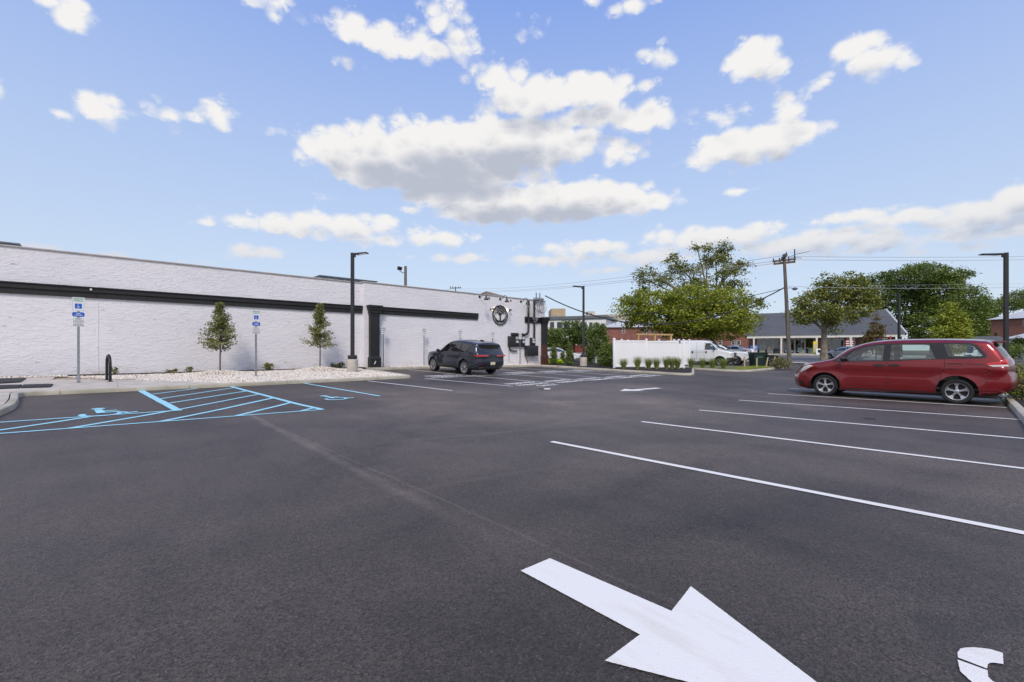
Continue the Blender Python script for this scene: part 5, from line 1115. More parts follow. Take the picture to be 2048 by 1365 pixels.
# red minivan: side outline read off the photograph (metres along the body)
K = 1.0357; XO = 2.36
P_ = lambda l: [(a*K-XO, b*K) for a, b in l]
mini = dict(W=.985, belt=1.10, tumble=.20, wheel_r=.335, wheel_w=.22, rim_r=.235, spokes=5, paint='paint_red', glass='glass_clear', round=.12, roundk=.75, bulge=(.24, .12, .05), crease=.93, taper_f=.20, taper_r=.10, tuck=.3,
    top=P_([(4.10, .20), (4.30, .20), (4.46, .27), (4.51, .50), (4.47, .64), (4.40, .77), (4.29, .90), (4.10, .985), (3.80, 1.05), (3.54, 1.115), (3.40, 1.20), (3.15, 1.40), (2.92, 1.52), (2.70, 1.60), (2.40, 1.655), (1.96, 1.685), (1.23, 1.685), (.78, 1.67), (.42, 1.645), (.24, 1.61), (.17, 1.53), (.08, 1.40), (-.01, 1.23), (-.07, 1.12), (-.085, .98), (-.085, .84), (-.13, .74), (-.15, .55), (-.10, .40), (.05, .30), (.30, .25)]),
    bot=P_([(.30, .25), (1.2, .20), (3.3, .20), (4.10, .20)]), arch=[(3.70*K-XO, .345, .405), (.82*K-XO, .35, .415)],
    regions=[('window', 'glass_clear', P_([(3.26, 1.075), (2.32, 1.105), (2.29, 1.555), (2.51, 1.545), (2.75, 1.49), (3.02, 1.36)]), -.004, False),
             ('window', 'glass_clear', P_([(3.46, 1.07), (3.30, 1.075), (3.12, 1.27)]), -.004, False),
             ('window', 'glass_clear', P_([(2.16, 1.125), (1.22, 1.165), (1.36, 1.565), (2.14, 1.565)]), -.004, False),
             ('window', 'glass_clear', P_([(.98, 1.235), (.42, 1.235), (.36, 1.27), (.52, 1.50), (.60, 1.56), (1.08, 1.575)]), -.004, False),
             ('window_trim', 'car_black', P_([(3.53, 1.05), (2.23, 1.085), (1.08, 1.165), (.42, 1.185), (.31, 1.20), (.27, 1.255), (.44, 1.52), (.56, 1.59), (1.16, 1.60), (2.25, 1.595), (2.52, 1.57), (2.78, 1.51), (3.05, 1.385), (3.30, 1.20)]), .0, False),
             ('headlight', 'lens_clear', P_([(4.40, .70), (4.42, .76), (4.30, .875), (4.16, .93), (4.06, .935), (4.10, .87), (4.25, .77)]), .002, False),
             ('turn_signal', 'lens_amber', P_([(4.06, .935), (4.0, .925), (4.05, .875), (4.10, .87)]), .003, False),
             ('tail_light', 'lens_red', P_([(.30, 1.075), (.08, 1.115), (.02, 1.16), (-.03, 1.205), (-.075, 1.13), (-.085, 1.045), (.26, 1.025)]), .003, False),
             ('tail_reflector', 'lens_clear', P_([(.26, 1.025), (-.085, 1.045), (-.087, .995), (.18, .985)]), .003, False),
             ('front_door', 'paint_red', P_([(3.33, .27), (2.235, .27), (2.235, 1.64), (2.5, 1.61), (2.95, 1.47), (3.36, 1.18), (3.33, .9)]), .0, False),
             ('sliding_door', 'paint_red', P_([(2.225, .27), (1.27, .30), (1.17, .50), (1.05, .95), (1.05, 1.15), (1.21, 1.63), (2.225, 1.64)]), .0, False)],
    gaps=[P_(l) for l in ([(3.36, 1.06), (3.33, .9), (3.33, .27), (2.235, .27), (2.23, 1.63)], [(2.225, .27), (1.27, .30), (1.17, .50), (1.05, .95), (1.05, 1.15), (1.21, 1.63)], [(.97, .90), (.75, .90), (.74, 1.04), (.96, 1.04), (.97, .90)], [(4.12, .35), (4.16, .62), (4.09, .86)], [(.36, .33), (.27, .72), (.25, 1.0)], [(1.0, 1.055), (.32, 1.04)])],
    side_extra=[(P_([(2.52, .955), (2.40, .935), (2.28, .96), (2.28, .985), (2.40, 1.0), (2.52, .985)]), 0, 'handle', 'car_black', 'front_door', .025), (P_([(2.19, .96), (2.07, .945), (1.95, .97), (1.95, .995), (2.07, 1.01), (2.19, .99)]), 0, 'handle', 'car_black', 'sliding_door', .025),
                (P_([(4.47, .33), (4.30, .31), (4.31, .40), (4.46, .43)]), 0, 'fog_lamp_recess', 'car_black', None, .004), (P_([(3.29, .235), (1.25, .255), (1.26, .275), (3.28, .262)]), 0, 'sill_strip', 'car_black', None, .006)],
    wrapglass={'windshield': (3.50*K-XO, 1.10*K, 2.72*K-XO, 1.62*K), 'rear_window': (.22*K-XO, 1.56*K, -.02*K-XO, 1.2*K)}, mirror=(3.22*K-XO, 1.08*K),
    face_extra=[], floor=.42, cabin=(.3*K-XO, 3.35*K-XO), seats=[(.45, (-.4, .4)), (-.55, (-.4, .4)), (-1.3, (-.45, 0, .45))], steering=(.82, .4, 1.08))
mv = car('minivan', 'dark red minivan parked with its tail over the right kerb', 'minivan', (17.92, XO, .0), PI/2, mini)
MB().box((.24*K-XO-.30, -.55, 1.60*K), (.27*K-XO, .55, 1.635*K), None, .012).build('spoiler', 'paint_red', mv, True)
MB().tube([(-XO+.95, .90, 1.235), (-XO+.62, .915, 1.215), (-XO+.42, .93, 1.175)], [.006, .009, .012], 6).build('rear_wiper', 'car_black', mv, True)

# blue SUV
suv = dict(W=1.0, belt=1.15, tumble=.30, wheel_r=.385, wheel_w=.275, rim_r=.285, spokes=10, style=1, alloy='alloy', paint='paint_blue', glass='glass_tint', round=.14, roundk=.75, bulge=(.20, .12, .05), crease=1.0, taper_f=.16, taper_r=.10, steer=.0, tuck=.2,
    top=[(2.1, .30), (2.28, .36), (2.36, .60), (2.35, .85), (2.27, 1.02), (2.05, 1.09), (1.5, 1.14), (1.02, 1.18), (.80, 1.26), (.45, 1.49), (.10, 1.69), (-.3, 1.775), (-1.0, 1.79), (-1.7, 1.74), (-2.15, 1.67), (-2.34, 1.62), (-2.355, 1.57), (-2.38, 1.40), (-2.47, 1.20), (-2.55, 1.10), (-2.57, .85), (-2.58, .62), (-2.53, .46), (-2.36, .38)],
    bot=[(-2.36, .38), (-1.1, .30), (1.1, .30), (2.1, .30)], arch=[(1.5, .385, .445), (-1.5, .385, .445)],
    regions=[('window', 'glass_clear', [(.82, 1.19), (-.08, 1.19), (-.08, 1.67), (.10, 1.62), (.45, 1.43)], -.004, False), ('window', 'glass_tint', [(-.16, 1.19), (-1.08, 1.19), (-1.12, 1.70), (-.5, 1.72), (-.16, 1.70)], -.004, False), ('window', 'glass_tint', [(-1.16, 1.19), (-1.58, 1.20), (-2.0, 1.54), (-1.9, 1.59), (-1.18, 1.68)], -.004, False),
             ('window_trim', 'car_black', [(.98, 1.175), (-1.64, 1.18), (-2.14, 1.55), (-2.0, 1.63), (-1.1, 1.72), (-.3, 1.725), (.1, 1.655), (.5, 1.43)], 0, False),
             ('headlight', 'lens_clear', [(2.30, .88), (2.28, .98), (1.98, 1.03), (2.0, .94)], .002, False),
             ('tail_light', 'lens_dark_red', [(-2.56, .98), (-2.52, 1.08), (-2.26, 1.06), (-2.28, .99)], .003, False),
             ('front_door', 'paint_blue', [(1.0, .36), (-.12, .36), (-.12, 1.18), (.98, 1.175)], 0, False), ('rear_door', 'paint_blue', [(-.13, .36), (-1.0, .36), (-1.16, .80), (-1.22, 1.18), (-.13, 1.18)], 0, False),
             ('sill', 'car_black', [(1.06, .30), (-1.06, .30), (-1.06, .355), (1.06, .355)], .002, False)],
    gaps=[[(1.0, 1.17), (1.0, .36), (-.12, .36), (-.12, 1.18)], [(-.13, .36), (-1.0, .36), (-1.16, .80), (-1.22, 1.18)], [(-2.36, .70), (-2.30, 1.08)]],
    side_extra=[([(.08, 1.01), (-.02, 1.0), (-.10, 1.01), (-.10, 1.04), (.08, 1.04)], 0, 'handle', 'paint_blue', 'front_door', .01), ([(-.88, 1.01), (-1.0, 1.0), (-1.08, 1.01), (-1.08, 1.04), (-.88, 1.04)], 0, 'handle', 'paint_blue', 'rear_door', .01)],
    wrapglass={'windshield': (1.0, 1.19, .12, 1.70)}, mirror=(.74, 1.14),
    face_extra=[([(-.66, 1.585), (.66, 1.585), (.70, 1.55), (.68, 1.45), (.55, 1.39), (0, 1.36), (-.55, 1.39), (-.68, 1.45), (-.70, 1.55)], False, 'rear_window', 'rear_glass', .008),
                ([(.95, 1.065), (.95, .99), (.28, .995), (.28, 1.06)], False, 'tail_light', 'lens_red', .008), ([(-.95, 1.065), (-.95, .99), (-.28, .995), (-.28, 1.06)], False, 'tail_light', 'lens_red', .008),
                ([(.27, 1.06), (.27, .995), (-.27, .995), (-.27, 1.06)], False, 'badge_strip', 'car_black', .007), ([(-.155, .70), (.155, .70), (.155, .55), (-.155, .55)], False, 'number_plate', 'plate', .012),
                ([(-.80, .47), (.80, .47), (.86, .36), (-.86, .36)], False, 'rear_skirt', 'car_black', .006), ([(.52, .45), (.80, .45), (.74, .37), (.50, .37)], False, 'exhaust_finisher', 'chrome', .02), ([(-.52, .45), (-.80, .45), (-.74, .37), (-.50, .37)], False, 'exhaust_finisher', 'chrome', .02),
                ([(.62, .585), (.84, .60), (.84, .555), (.62, .55)], False, 'reflector', 'lens_dark_red', .006), ([(-.62, .585), (-.84, .60), (-.84, .555), (-.62, .55)], False, 'reflector', 'lens_dark_red', .006)],
    floor=.5, cabin=(-1.6, .75), seats=[(.15, (-.4, .4)), (-.85, (-.45, 0, .45))], seat_m='plastic_dark')
sz = (hz(13.8, 18.9)+hz(13.8, 21.9))/2
sv = car('suv', 'dark blue luxury SUV parked nose-in at the reserved signs', 'suv', (14.68, 20.4, sz), PI/2, suv)
sv.rotation_euler = (0, -math.atan((hz(13.8, 21.9)-hz(13.8, 18.9))/3), PI/2)
MB().box((-1.85, -.06, 1.76), (-1.62, .06, 1.83), None, .02).build('roof_antenna', 'car_black', sv, True)

# white cargo van and the white car beyond it
van = dict(W=1.0, belt=1.32, tumble=.20, wheel_r=.37, wheel_w=.24, rim_r=.20, spokes=8, style=1, alloy='alloy_grey', paint='paint_white', glass='glass_clear', round=.10, roundk=.7, bulge=(.14, .04, .05), taper_f=.10, taper_r=.04, tuck=.15,
    top=[(2.45, .42), (2.60, .50), (2.63, .75), (2.62, 1.05), (2.55, 1.16), (2.25, 1.24), (1.80, 1.34), (1.58, 1.42), (1.25, 1.74), (1.0, 1.96), (.75, 2.06), (.2, 2.11), (-1.5, 2.13), (-2.8, 2.11), (-3.0, 2.04), (-3.08, 1.5), (-3.1, .8), (-3.08, .5), (-2.95, .42)],
    bot=[(-2.95, .42), (-1, .40), (1, .40), (2.45, .42)], arch=[(1.715, .40, .46), (-1.715, .40, .46)],
    regions=[('window', 'glass_clear', [(1.50, 1.37), (.62, 1.37), (.66, 1.86), (.98, 1.86)], -.004, False), ('window_trim', 'car_black', [(1.60, 1.345), (.58, 1.345), (.62, 1.89), (1.02, 1.89)], 0, False),
             ('headlight', 'lens_clear', [(2.62, .86), (2.62, 1.06), (2.48, 1.06), (2.48, .86)], .004, False), ('front_door', 'paint_white', [(1.22, .5), (.54, .5), (.54, 1.98), (.98, 1.94), (1.45, 1.5), (1.3, 1.2), (1.22, .85)], 0, False), ('bumper_side', 'plastic_dark', [(2.63, .42), (2.63, .72), (2.2, .70), (2.2, .42)], .01, False)],
    gaps=[[(1.3, 1.34), (1.24, .9), (1.2, .5), (.54, .5), (.54, 1.98)], [(-.55, .5), (-.55, 1.98)], [(-.55, 1.15), (.53, 1.15)], [(-.05, .5), (-.05, 2.0)], [(-2.9, 1.15), (-.56, 1.15)]], side_extra=[([(.74, 1.08), (.64, 1.08), (.64, 1.22), (.74, 1.22)], 0, 'handle', 'car_black', 'front_door', .02), ([(-.42, 1.08), (-.32, 1.08), (-.32, 1.22), (-.42, 1.22)], 0, 'handle', 'car_black', None, .02)],
    wrapglass={'windshield': (1.60, 1.43, 1.02, 1.98)}, mirror=(1.32, 1.36),
    face_extra=[([(-.62, .74), (.62, .74), (.62, 1.10), (-.62, 1.10)], True, 'grille', 'car_black', .01), ([(-.60, .90), (.60, .90), (.60, .94), (-.60, .94)], True, 'grille_bar', 'alloy', .02), ([(.64, .74), (.92, .74), (.92, 1.08), (.64, 1.08)], True, 'headlight', 'lens_clear', .012), ([(-.64, .74), (-.92, .74), (-.92, 1.08), (-.64, 1.08)], True, 'headlight', 'lens_clear', .012), ([(-.97, .44), (.97, .44), (.97, .70), (-.97, .70)], True, 'front_bumper', 'plastic_dark', .05), ([(-.92, .72), (-.66, .72), (-.66, .78), (-.92, .78)], True, 'turn_signal', 'lens_amber', .016), ([(.92, .72), (.66, .72), (.66, .78), (.92, .78)], True, 'turn_signal', 'lens_amber', .016)],
    floor=.75, cabin=(-2.8, 1.3), seats=[(.7, (-.5, .5))], seat_m='seat_grey')
fr_ = atD(1468, 720, 36.0); hd = Vector((.22, -.9755)); c = Vector((fr_.x, fr_.y))-hd*2.6
car('cargo_van', 'white cargo van parked behind the vinyl fence', 'van', (c.x, c.y, hz(c.x, c.y)), math.atan2(hd.y, hd.x), van)
sed = dict(W=.90, belt=.95, tumble=.42, wheel_r=.33, wheel_w=.21, rim_r=.22, spokes=7, paint='paint_white', glass='glass_tint', round=.12, roundk=.75, bulge=(.18, .12, .05), taper_f=.15, taper_r=.12,
    top=[(2.0, .25), (2.25, .32), (2.32, .55), (2.25, .72), (2.0, .80), (1.3, .92), (.95, .98), (.4, 1.28), (-.05, 1.42), (-.7, 1.45), (-1.2, 1.36), (-1.75, 1.08), (-2.15, 1.02), (-2.3, .85), (-2.33, .55), (-2.25, .35), (-2.0, .28)],
    bot=[(-2.0, .28), (-1, .24), (1, .24), (2.0, .25)], arch=[(1.38, .33, .38), (-1.35, .33, .38)],
    regions=[('window', 'glass_tint', [(.80, 1.0), (-.2, 1.0), (-.2, 1.36), (0, 1.36), (.42, 1.22)], -.004, False), ('window', 'glass_tint', [(-.27, 1.0), (-1.3, 1.03), (-1.1, 1.28), (-.7, 1.37), (-.27, 1.37)], -.004, False), ('headlight', 'lens_clear', [(2.26, .60), (2.22, .70), (1.92, .77), (1.9, .68)], .003, False), ('tail_light', 'lens_red', [(-2.31, .72), (-2.28, .88), (-2.0, .92), (-2.02, .78)], .003, False)],
    gaps=[[(.85, .95), (.85, .3), (-.24, .3), (-.24, 1.0)], [(-.24, .3), (-1.0, .3), (-1.25, .7), (-1.2, 1.0)]], wrapglass={'windshield': (.95, .99, .02, 1.40), 'rear_window': (-1.25, 1.34, -1.7, 1.10)}, mirror=(.72, .98),
    face_extra=[([(-.5, .50), (.5, .50), (.5, .62), (-.5, .62)], True, 'grille', 'car_black', .006)], floor=.35, cabin=(-1.3, .8), seats=[(.1, (-.38, .38)), (-.8, (-.38, .38))], seat_m='plastic_dark')
SD = {}
def sedan(label, loc, rz, paint):
    s = dict(sed); s['paint'] = paint; return car('sedan', label, 'car', loc, rz, s)
pk = dict(van); pk.update(paint='paint_white', top=[(2.0, .42), (2.25, .46), (2.33, .7), (2.31, .95), (2.2, 1.08), (1.6, 1.16), (1.0, 1.22), (.8, 1.30), (.35, 1.62), (0, 1.74), (-.6, 1.78), (-1.6, 1.74), (-2.1, 1.62), (-2.32, 1.2), (-2.38, .8), (-2.3, .48), (-2.1, .42)], bot=[(-2.1, .42), (-1, .38), (1, .38), (2.0, .42)], arch=[(1.4, .38, .43), (-1.4, .38, .43)], belt=1.2, W=.93,
    regions=[('window', 'glass_tint', [(.75, 1.25), (-.2, 1.25), (-.2, 1.64), (.3, 1.55)], -.004, False), ('window', 'glass_tint', [(-.28, 1.25), (-1.9, 1.28), (-1.7, 1.6), (-.28, 1.66)], -.004, False), ('headlight', 'lens_clear', [(2.32, .80), (2.26, 1.0), (2.02, 1.02), (2.04, .84)], .004, False)], gaps=[], side_extra=[], wrapglass={'windshield': (.85, 1.27, .1, 1.72)}, mirror=(.72, 1.24), cabin=(-1.9, .7), seats=[(.1, (-.4, .4))],
    face_extra=[([(-.5, .74), (.5, .74), (.5, .98), (-.5, .98)], True, 'grille', 'car_black', .008), ([(-.85, .46), (.85, .46), (.85, .66), (-.85, .66)], True, 'front_bumper', 'chrome', .04), ([(.54, .80), (.84, .80), (.84, .98), (.54, .98)], True, 'headlight', 'lens_clear', .012), ([(-.54, .80), (-.84, .80), (-.84, .98), (-.54, .98)], True, 'headlight', 'lens_clear', .012)])
fr_ = atD(1499, 720, 38.6); c = Vector((fr_.x, fr_.y))-hd*2.3
car('utility_vehicle', 'white utility vehicle parked close beyond the cargo van', 'car', (c.x, c.y, hz(c.x, c.y)), math.atan2(hd.y, hd.x), pk)
b = base_at(1117, 48); sedan('white sedan partly hidden behind the columnar shrubs', b, math.atan2(RT[1], RT[0])-.25, 'paint_white')
b = base_at(1462, 60); sedan('silver sedan on the street beyond the white vehicles', b, PI/2+.05, 'paint_silver')
b = base_at(1690, 52); sedan('pale silver car passing behind the minivan windows', b, PI/2, 'paint_silver')
# ------------------------------------------------------------------ brick shop across the street
SL = atD(1495, 700, 73.); SR = atD(1803, 700, 64.); SL.z = SR.z = .62; dS = (SR-SL); LS = dS.length; rS = math.atan2(dS.y, dS.x)
shop = thing('brick_shop', 'single-storey brick shop with grey shingle roof and white columns', 'shop', SL, rS)    # local x along the front, +y away from the street
def sp_(name, mb, m, parent=shop, smooth=False): return mb.build(name, m, parent, smooth)
zE = 2.95; dp = 14.; ov = 2.0
sp_('wall', MB().box((.3, ov, -.6), (LS-.2, ov+dp, zE+.1)), 'brick_shop')
sp_('fascia', MB().box((-.1, -.12, zE-.18), (LS+.35, .0, zE+.32), None, .02), 'trim_white')
sp_('soffit', MB().box((-.05, .002, zE-.1), (LS+.3, ov+.1, zE-.02)), 'trim_white')
zr = atD(1795, 617, 70.).z-.62; mid = ov+dp*.5
rf = MB(); rf.add([(-.35, -.3, zE+.30), (LS+.55, -.3, zE+.30), (LS+.3, mid, zr), (-.0, mid, zr), (-.35, ov+dp+.3, zE+.30), (LS+.55, ov+dp+.3, zE+.30)], [(0, 1, 2, 3), (3, 2, 5, 4), (0, 3, 4), (1, 5, 2), (0, 4, 5, 1)]); roof = sp_('roof', rf, 'shingle_grey')
sp_('gable_trim', MB().tube([(LS+.56, -.32, zE+.32), (LS+.31, mid, zr+.03), (LS+.56, ov+dp, zE+.32)], .12, 4), 'trim_white', roof)
pxx = lambda x: (atD(x, 700, 73.+(64.-73.)*(x-1495)/(1803-1495))-SL).length      # distance along the front for a pixel column
for x in (1496, 1561, 1632, 1700, 1748, 1797):
    c = sp_('column', MB().box((pxx(x)-.12, -.1, -.6), (pxx(x)+.12, .14, zE-.18), None, .02), 'trim_white')
    MB().box((pxx(x)-.17, -.13, zE-.32), (pxx(x)+.17, .17, zE-.19), None, .01).build('capital', 'trim_white', c)
bays = [(1511, 1527), (1528, 1545), (1546, 1560), (1567, 1590), (1591, 1611), (1612, 1631), (1645, 1665), (1666, 1691), (1692, 1715), (1730, 1744), (1752, 1770)]
pr = random.Random(9)
for a, b in bays:
    x0, x1 = pxx(a), pxx(b); w = sp_('shop_window', MB().box((x0, ov-.06, .25), (x1, ov+.04, 2.72)), 'trim_white')
    MB().box((x0+.07, ov-.075, .33), (x1-.07, ov-.065, 2.64)).build('pane', 'glass_shop', w); MB().box((x0+.07, ov-.062, .33), (x1-.07, ov-.061, 2.64)).build('dark_interior', 'dark_inside', w)
    for k in range(pr.randint(2, 4)):
        px_, pz, pw, ph = pr.uniform(x0+.25, max(x0+.3, x1-.7)), pr.choice((.4, .5, .9, 1.3)), pr.uniform(.35, .75), pr.uniform(.4, .9)
        MB().box((px_, ov-.10+.006*k, pz), (min(px_+pw, x1-.08), ov-.09+.006*k, pz+ph)).build('poster', 'poster%d' % pr.randrange(6), w)
sp_('window_ledge', MB().box((.3, ov-.25, .08), (LS-.2, ov-.07, .24), None, .02), 'trim_white')
def shop_pt(x, y, off=0.): return atD(x, y, 73.+(64.-73.)*(x-1495)/(1803-1495)+off)
def standing(name, px, y0, y1, w, m, lb, cat, off=-.6, parts=None):
    top_ = shop_pt(px, y0, off); bt = shop_pt(px, y1, off); h = top_.z-bt.z; t = thing(name, lb, cat, (bt.x, bt.y, bt.z), rS)
    MB().box((-w/2, -.12, 0), (w/2, .25, h), None, .03).build('body', m, t, True)
    if parts: parts(t, w, h)
    return t
standing('ice_chest', 1500, 697, 712, 1.2, 'p_blue', 'blue ice merchandiser standing at the shop corner column', 'ice chest', -1.2, lambda t, w, h: (MB().box((-w*.45, -.14, h*.45), (w*.45, -.122, h*.92)).build('door', 'sign_white', t), MB().box((-w*.45, -.15, h*.60), (w*.1, -.142, h*.78)).build('sign_panel', 'p_red', t)))
standing('vending_machine', 1508, 691, 711, 1.1, 'p_blue', 'dark blue vending machine against the brick shop wall', 'machine', .6, lambda t, w, h: (MB().box((-w*.4, -.14, h*.15), (w*.4, -.122, h*.5)).build('panel', 'poster3', t), MB().box((-w*.4, -.14, h*.6), (w*.4, -.122, h*.9)).build('panel', 'poster0', t)))
standing('shop_banner', 1630.5, 683, 711, .55, 'p_yellow', 'tall yellow feather banner by the middle shop column', 'banner', -.9, lambda t, w, h: MB().box((-w*.3, -.135, h*.2), (w*.3, -.125, h*.8)).build('print', 'poster3', t))
standing('white_bin', 1640, 698, 711, 1.0, 'sign_white', 'small white newspaper box beside the yellow banner', 'box', -1.6, lambda t, w, h: MB().box((-w*.3, -.14, h*.4), (w*.3, -.122, h*.85)).build('window', 'glass_far', t))
standing('trash_can', 1553, 700, 711, .9, 'bin_dark', 'black trash can beside the second shop column', 'bin', -1.2, lambda t, w, h: MB().lathe([(w*.5, h), (w*.55, h+.05), (w*.2, h+.25), (0, h+.27)], 14, Matrix.Translation((0, .07, 0))).build('dome', 'bin_dark', t, True))
for k in range(3):
    p = shop_pt(1699, 680+4.3*k, -.2); t = thing('flag_bunting', ['topmost red and white striped flag in the stack at the shop window', 'middle red and white striped flag in the stack at the shop window', 'lowest red and white striped flag in the stack at the shop window'][k], 'flag', p, rS, 'bunting flags at the shop')
    MB().box((-.45, -.02, -.16), (.45, .02, .0)).build('red_stripe', 'p_red', t); MB().box((-.45, -.02, -.30), (.45, .018, -.165)).build('white_stripe', 'sign_white', t)
p = shop_pt(1764, 680, -1.); t = thing('window_sign', 'small purple and white sign on the shop front above the minivan roof', 'sign', p, rS)
MB().box((-.75, -.04, -.22), (.0, .04, .22), None, .03).build('purple_panel', 'p_purple', t, True); MB().box((.01, -.04, -.22), (.6, .04, .22), None, .03).build('white_panel', 'sign_white', t, True)
p = shop_pt(1781, 676, -1.); tag(MB().box((-.5, -.04, -.3), (.5, .04, .3), None, .03).build('shop_sign', 'p_red', None, True, p), 'dark red hanging sign at the shop end under the eave', 'sign')

# ------------------------------------------------------------------ buildings beyond
def facade(name, lb, xl, xr, D0, D1, ztop_px, depth, wallm, wins, roof=None, winm='window_dark', frame='far_white', cat='building', base=None):
    """front between two pixel columns at distances D0/D1; wins: list of (x0,x1,y0,y1) pixels"""
    a = atD(xl, 700, D0); b = atD(xr, 700, D1); z0 = hz(a.x, a.y)-.3 if base is None else base; d = b-a; d.z = 0; L = d.length
    t = thing(name, lb, cat, (a.x, a.y, z0), math.atan2(d.y, d.x)); zt = atD(xl, ztop_px, D0).z-z0
    MB().box((0, 0, 0), (L, depth, zt)).build('wall', wallm, t)
    inv = Matrix.Translation(t.location) @ Matrix.Rotation(t.rotation_euler.z, 4, 'Z'); inv = inv.inverted(); dn = Vector((-d.y, d.x, 0)).normalized()
    def loc(x, y):
        r = Vector(ray(x, y)); o = Vector((0, 0, H)); s = (a-o).dot(dn)/r.dot(dn); return inv @ (o+r*s)
    for x0, x1, y0, y1 in wins:
        p, q = loc(x0, y1), loc(x1, y0)
        w = MB().box((p.x, -.06, p.z), (q.x, .02, q.z)).build('window', frame, t); f = .12*(q.x-p.x); g = .08*(q.z-p.z); mz = (p.z+q.z)/2
        MB().box((p.x+f, -.075, p.z+g), (q.x-f, -.065, mz-g*.4)).build('pane', winm, w); MB().box((p.x+f, -.075, mz+g*.4), (q.x-f, -.065, q.z-g)).build('pane', winm, w)
    if roof:
        kind, rz_px, m = roof; zr_ = atD(xl, rz_px, D0).z-z0; e = .5
        if kind == 'hip': MB().add([(-e, -e, zt), (L+e, -e, zt), (L+e, depth+e, zt), (-e, depth+e, zt), (depth*.35, depth*.5, zr_), (L-depth*.35, depth*.5, zr_)], [(0, 1, 5, 4), (1, 2, 5), (2, 3, 4, 5), (3, 0, 4), (3, 2, 1, 0)]).build('roof', m, t)
        else: MB().box((-e*.6, -e*.6, zt), (L+e*.6, depth, zr_)).build('roof', m, t)
    return t, L, zt
rows = [(1244.5, 1250, 657, 667), (1285, 1289.5, 657, 667), (1293, 1297.5, 657.5, 667), (1304, 1308.5, 658, 667), (1322, 1327, 658, 667), (1350, 1355, 659, 668), (1395, 1401, 660, 669)]
facade('brick_apartment', 'long red brick apartment block with pale roof behind the white fence', 1207, 1500, 98, 92, 655.5, 12, 'brick_red', rows+[(1380, 1387, 682, 690), (1400, 1407, 682, 690), (1437, 1444, 681.5, 690), (1462, 1470, 681.5, 690.5), (1473, 1481, 681.5, 690.5), (1262, 1268, 681, 690)], ('hip', 638, 'roof_pale'))
facade('brick_house', 'red brick house with pale hipped roof beyond the tall light pole', 1982, 2120, 78, 70, 640, 13, 'brick_red', [(2046, 2054, 640, 652), (2070, 2078, 640, 652)], ('hip', 612, 'roof_pale'), cat='house')
t, L, zt = facade('modern_building', 'white modern building with tall dark windows beyond the trees', 1086, 1212, 135, 128, 641, 20, 'wall_white', [(1100, 1108.5, 644, 668), (1114, 1124, 644, 670), (1127, 1140, 645, 672), (1143, 1155, 645, 672), (1163, 1173, 645, 672), (1178.5, 1185, 645, 661), (1191, 1199, 646, 662), (1203, 1209, 647, 662)], ('flat', 634.5, 'roof_metal'), 'window_dark', 'roof_metal')
facade('beige_tower', 'square beige tower block rising over the modern building roof', 1102.5, 1131, 270, 270, 617.5, 20, 'wall_beige', [(1105, 1109, 631, 636), (1109.5, 1114, 631, 636)], None)
facade('cream_block', 'long cream apartment block far behind the birch', 1165, 1252, 250, 240, 631, 18, 'wall_cream', [(1168+7*k, 1171+7*k, 633, 637) for k in range(11)], None)
facade('cream_stairhead', 'small cream stair tower on the far apartment block', 1176, 1190, 256, 256, 623, 8, 'wall_cream', [(1180, 1184, 626, 630)], None, cat='tower')
# brown gable and poles seen over the white parapet
p = atD(973, 590, 72); t = thing('gabled_house', 'brown shingled roof peak showing over the white parapet', 'house', (p.x, p.y, hz(p.x, p.y)-.2), -.3); h = atD(973, 583, 72).z-t.location.z
MB().box((-3.6, -4, 0), (3.6, 4, h-1.6)).build('wall', 'wall_cream', t); MB().add([(-4.2, -4.4, h-1.75), (4.2, -4.4, h-1.75), (4.2, 4.4, h-1.75), (-4.2, 4.4, h-1.75), (0, 0, h)], [(0, 1, 4), (1, 2, 4), (2, 3, 4), (3, 0, 4), (3, 2, 1, 0)]).build('roof', 'shingle_brown', t)
# red fence, small shed, ivy wall
def slat_fence(lb, x0, x1, D0, D1, y0, y1, m, n):
    a = atD(x0, y1, D0); b = atD(x1, y1, D1); d = b-a; d.z = 0; L = d.length; h = (y1-y0)*D0/F; t = thing('privacy_fence', lb, 'fence', (a.x, a.y, a.z-.2), math.atan2(d.y, d.x))
    for k in range(n): MB().box((L*k/n+.01, -.02, 0), (L*(k+1)/n-.01, .02, h+.2)).build('panel', m, t)
    for k in range(n+1): MB().box((L*k/n-.05, -.05, 0), (L*k/n+.05, .05, h+.28)).build('post', m, t)
slat_fence('dark red privacy fence stretching behind the parked white sedan', 1092, 1236, 62, 62, 691, 703, 'fence_red', 9)
b = base_at(1722+250, 60); t = thing('garden_shed', 'low grey roofed shed before the brick house', 'shed', base_at(1960, 55), rS)
MB().box((-2.6, 0, -.1), (2.6, 2.5, 1.75)).build('wall', 'wall_white', t); MB().add([(-2.9, -.3, 1.72), (2.9, -.3, 1.72), (2.9, 2.8, 1.72), (-2.9, 2.8, 1.72), (-2.2, 1.3, 2.6), (2.2, 1.3, 2.6)], [(0, 1, 5, 4), (1, 2, 5), (2, 3, 4, 5), (3, 0, 4), (3, 2, 1, 0)]).build('roof', 'shingle_grey', t)
a = atD(2016, 700, 48); bq = atD(2110, 700, 44); d = bq-a; t = thing('garage', 'white garage with ivy creeping over its wall', 'garage', (a.x, a.y, hz(a.x, a.y)), math.atan2(d.y, d.x)); L = d.length
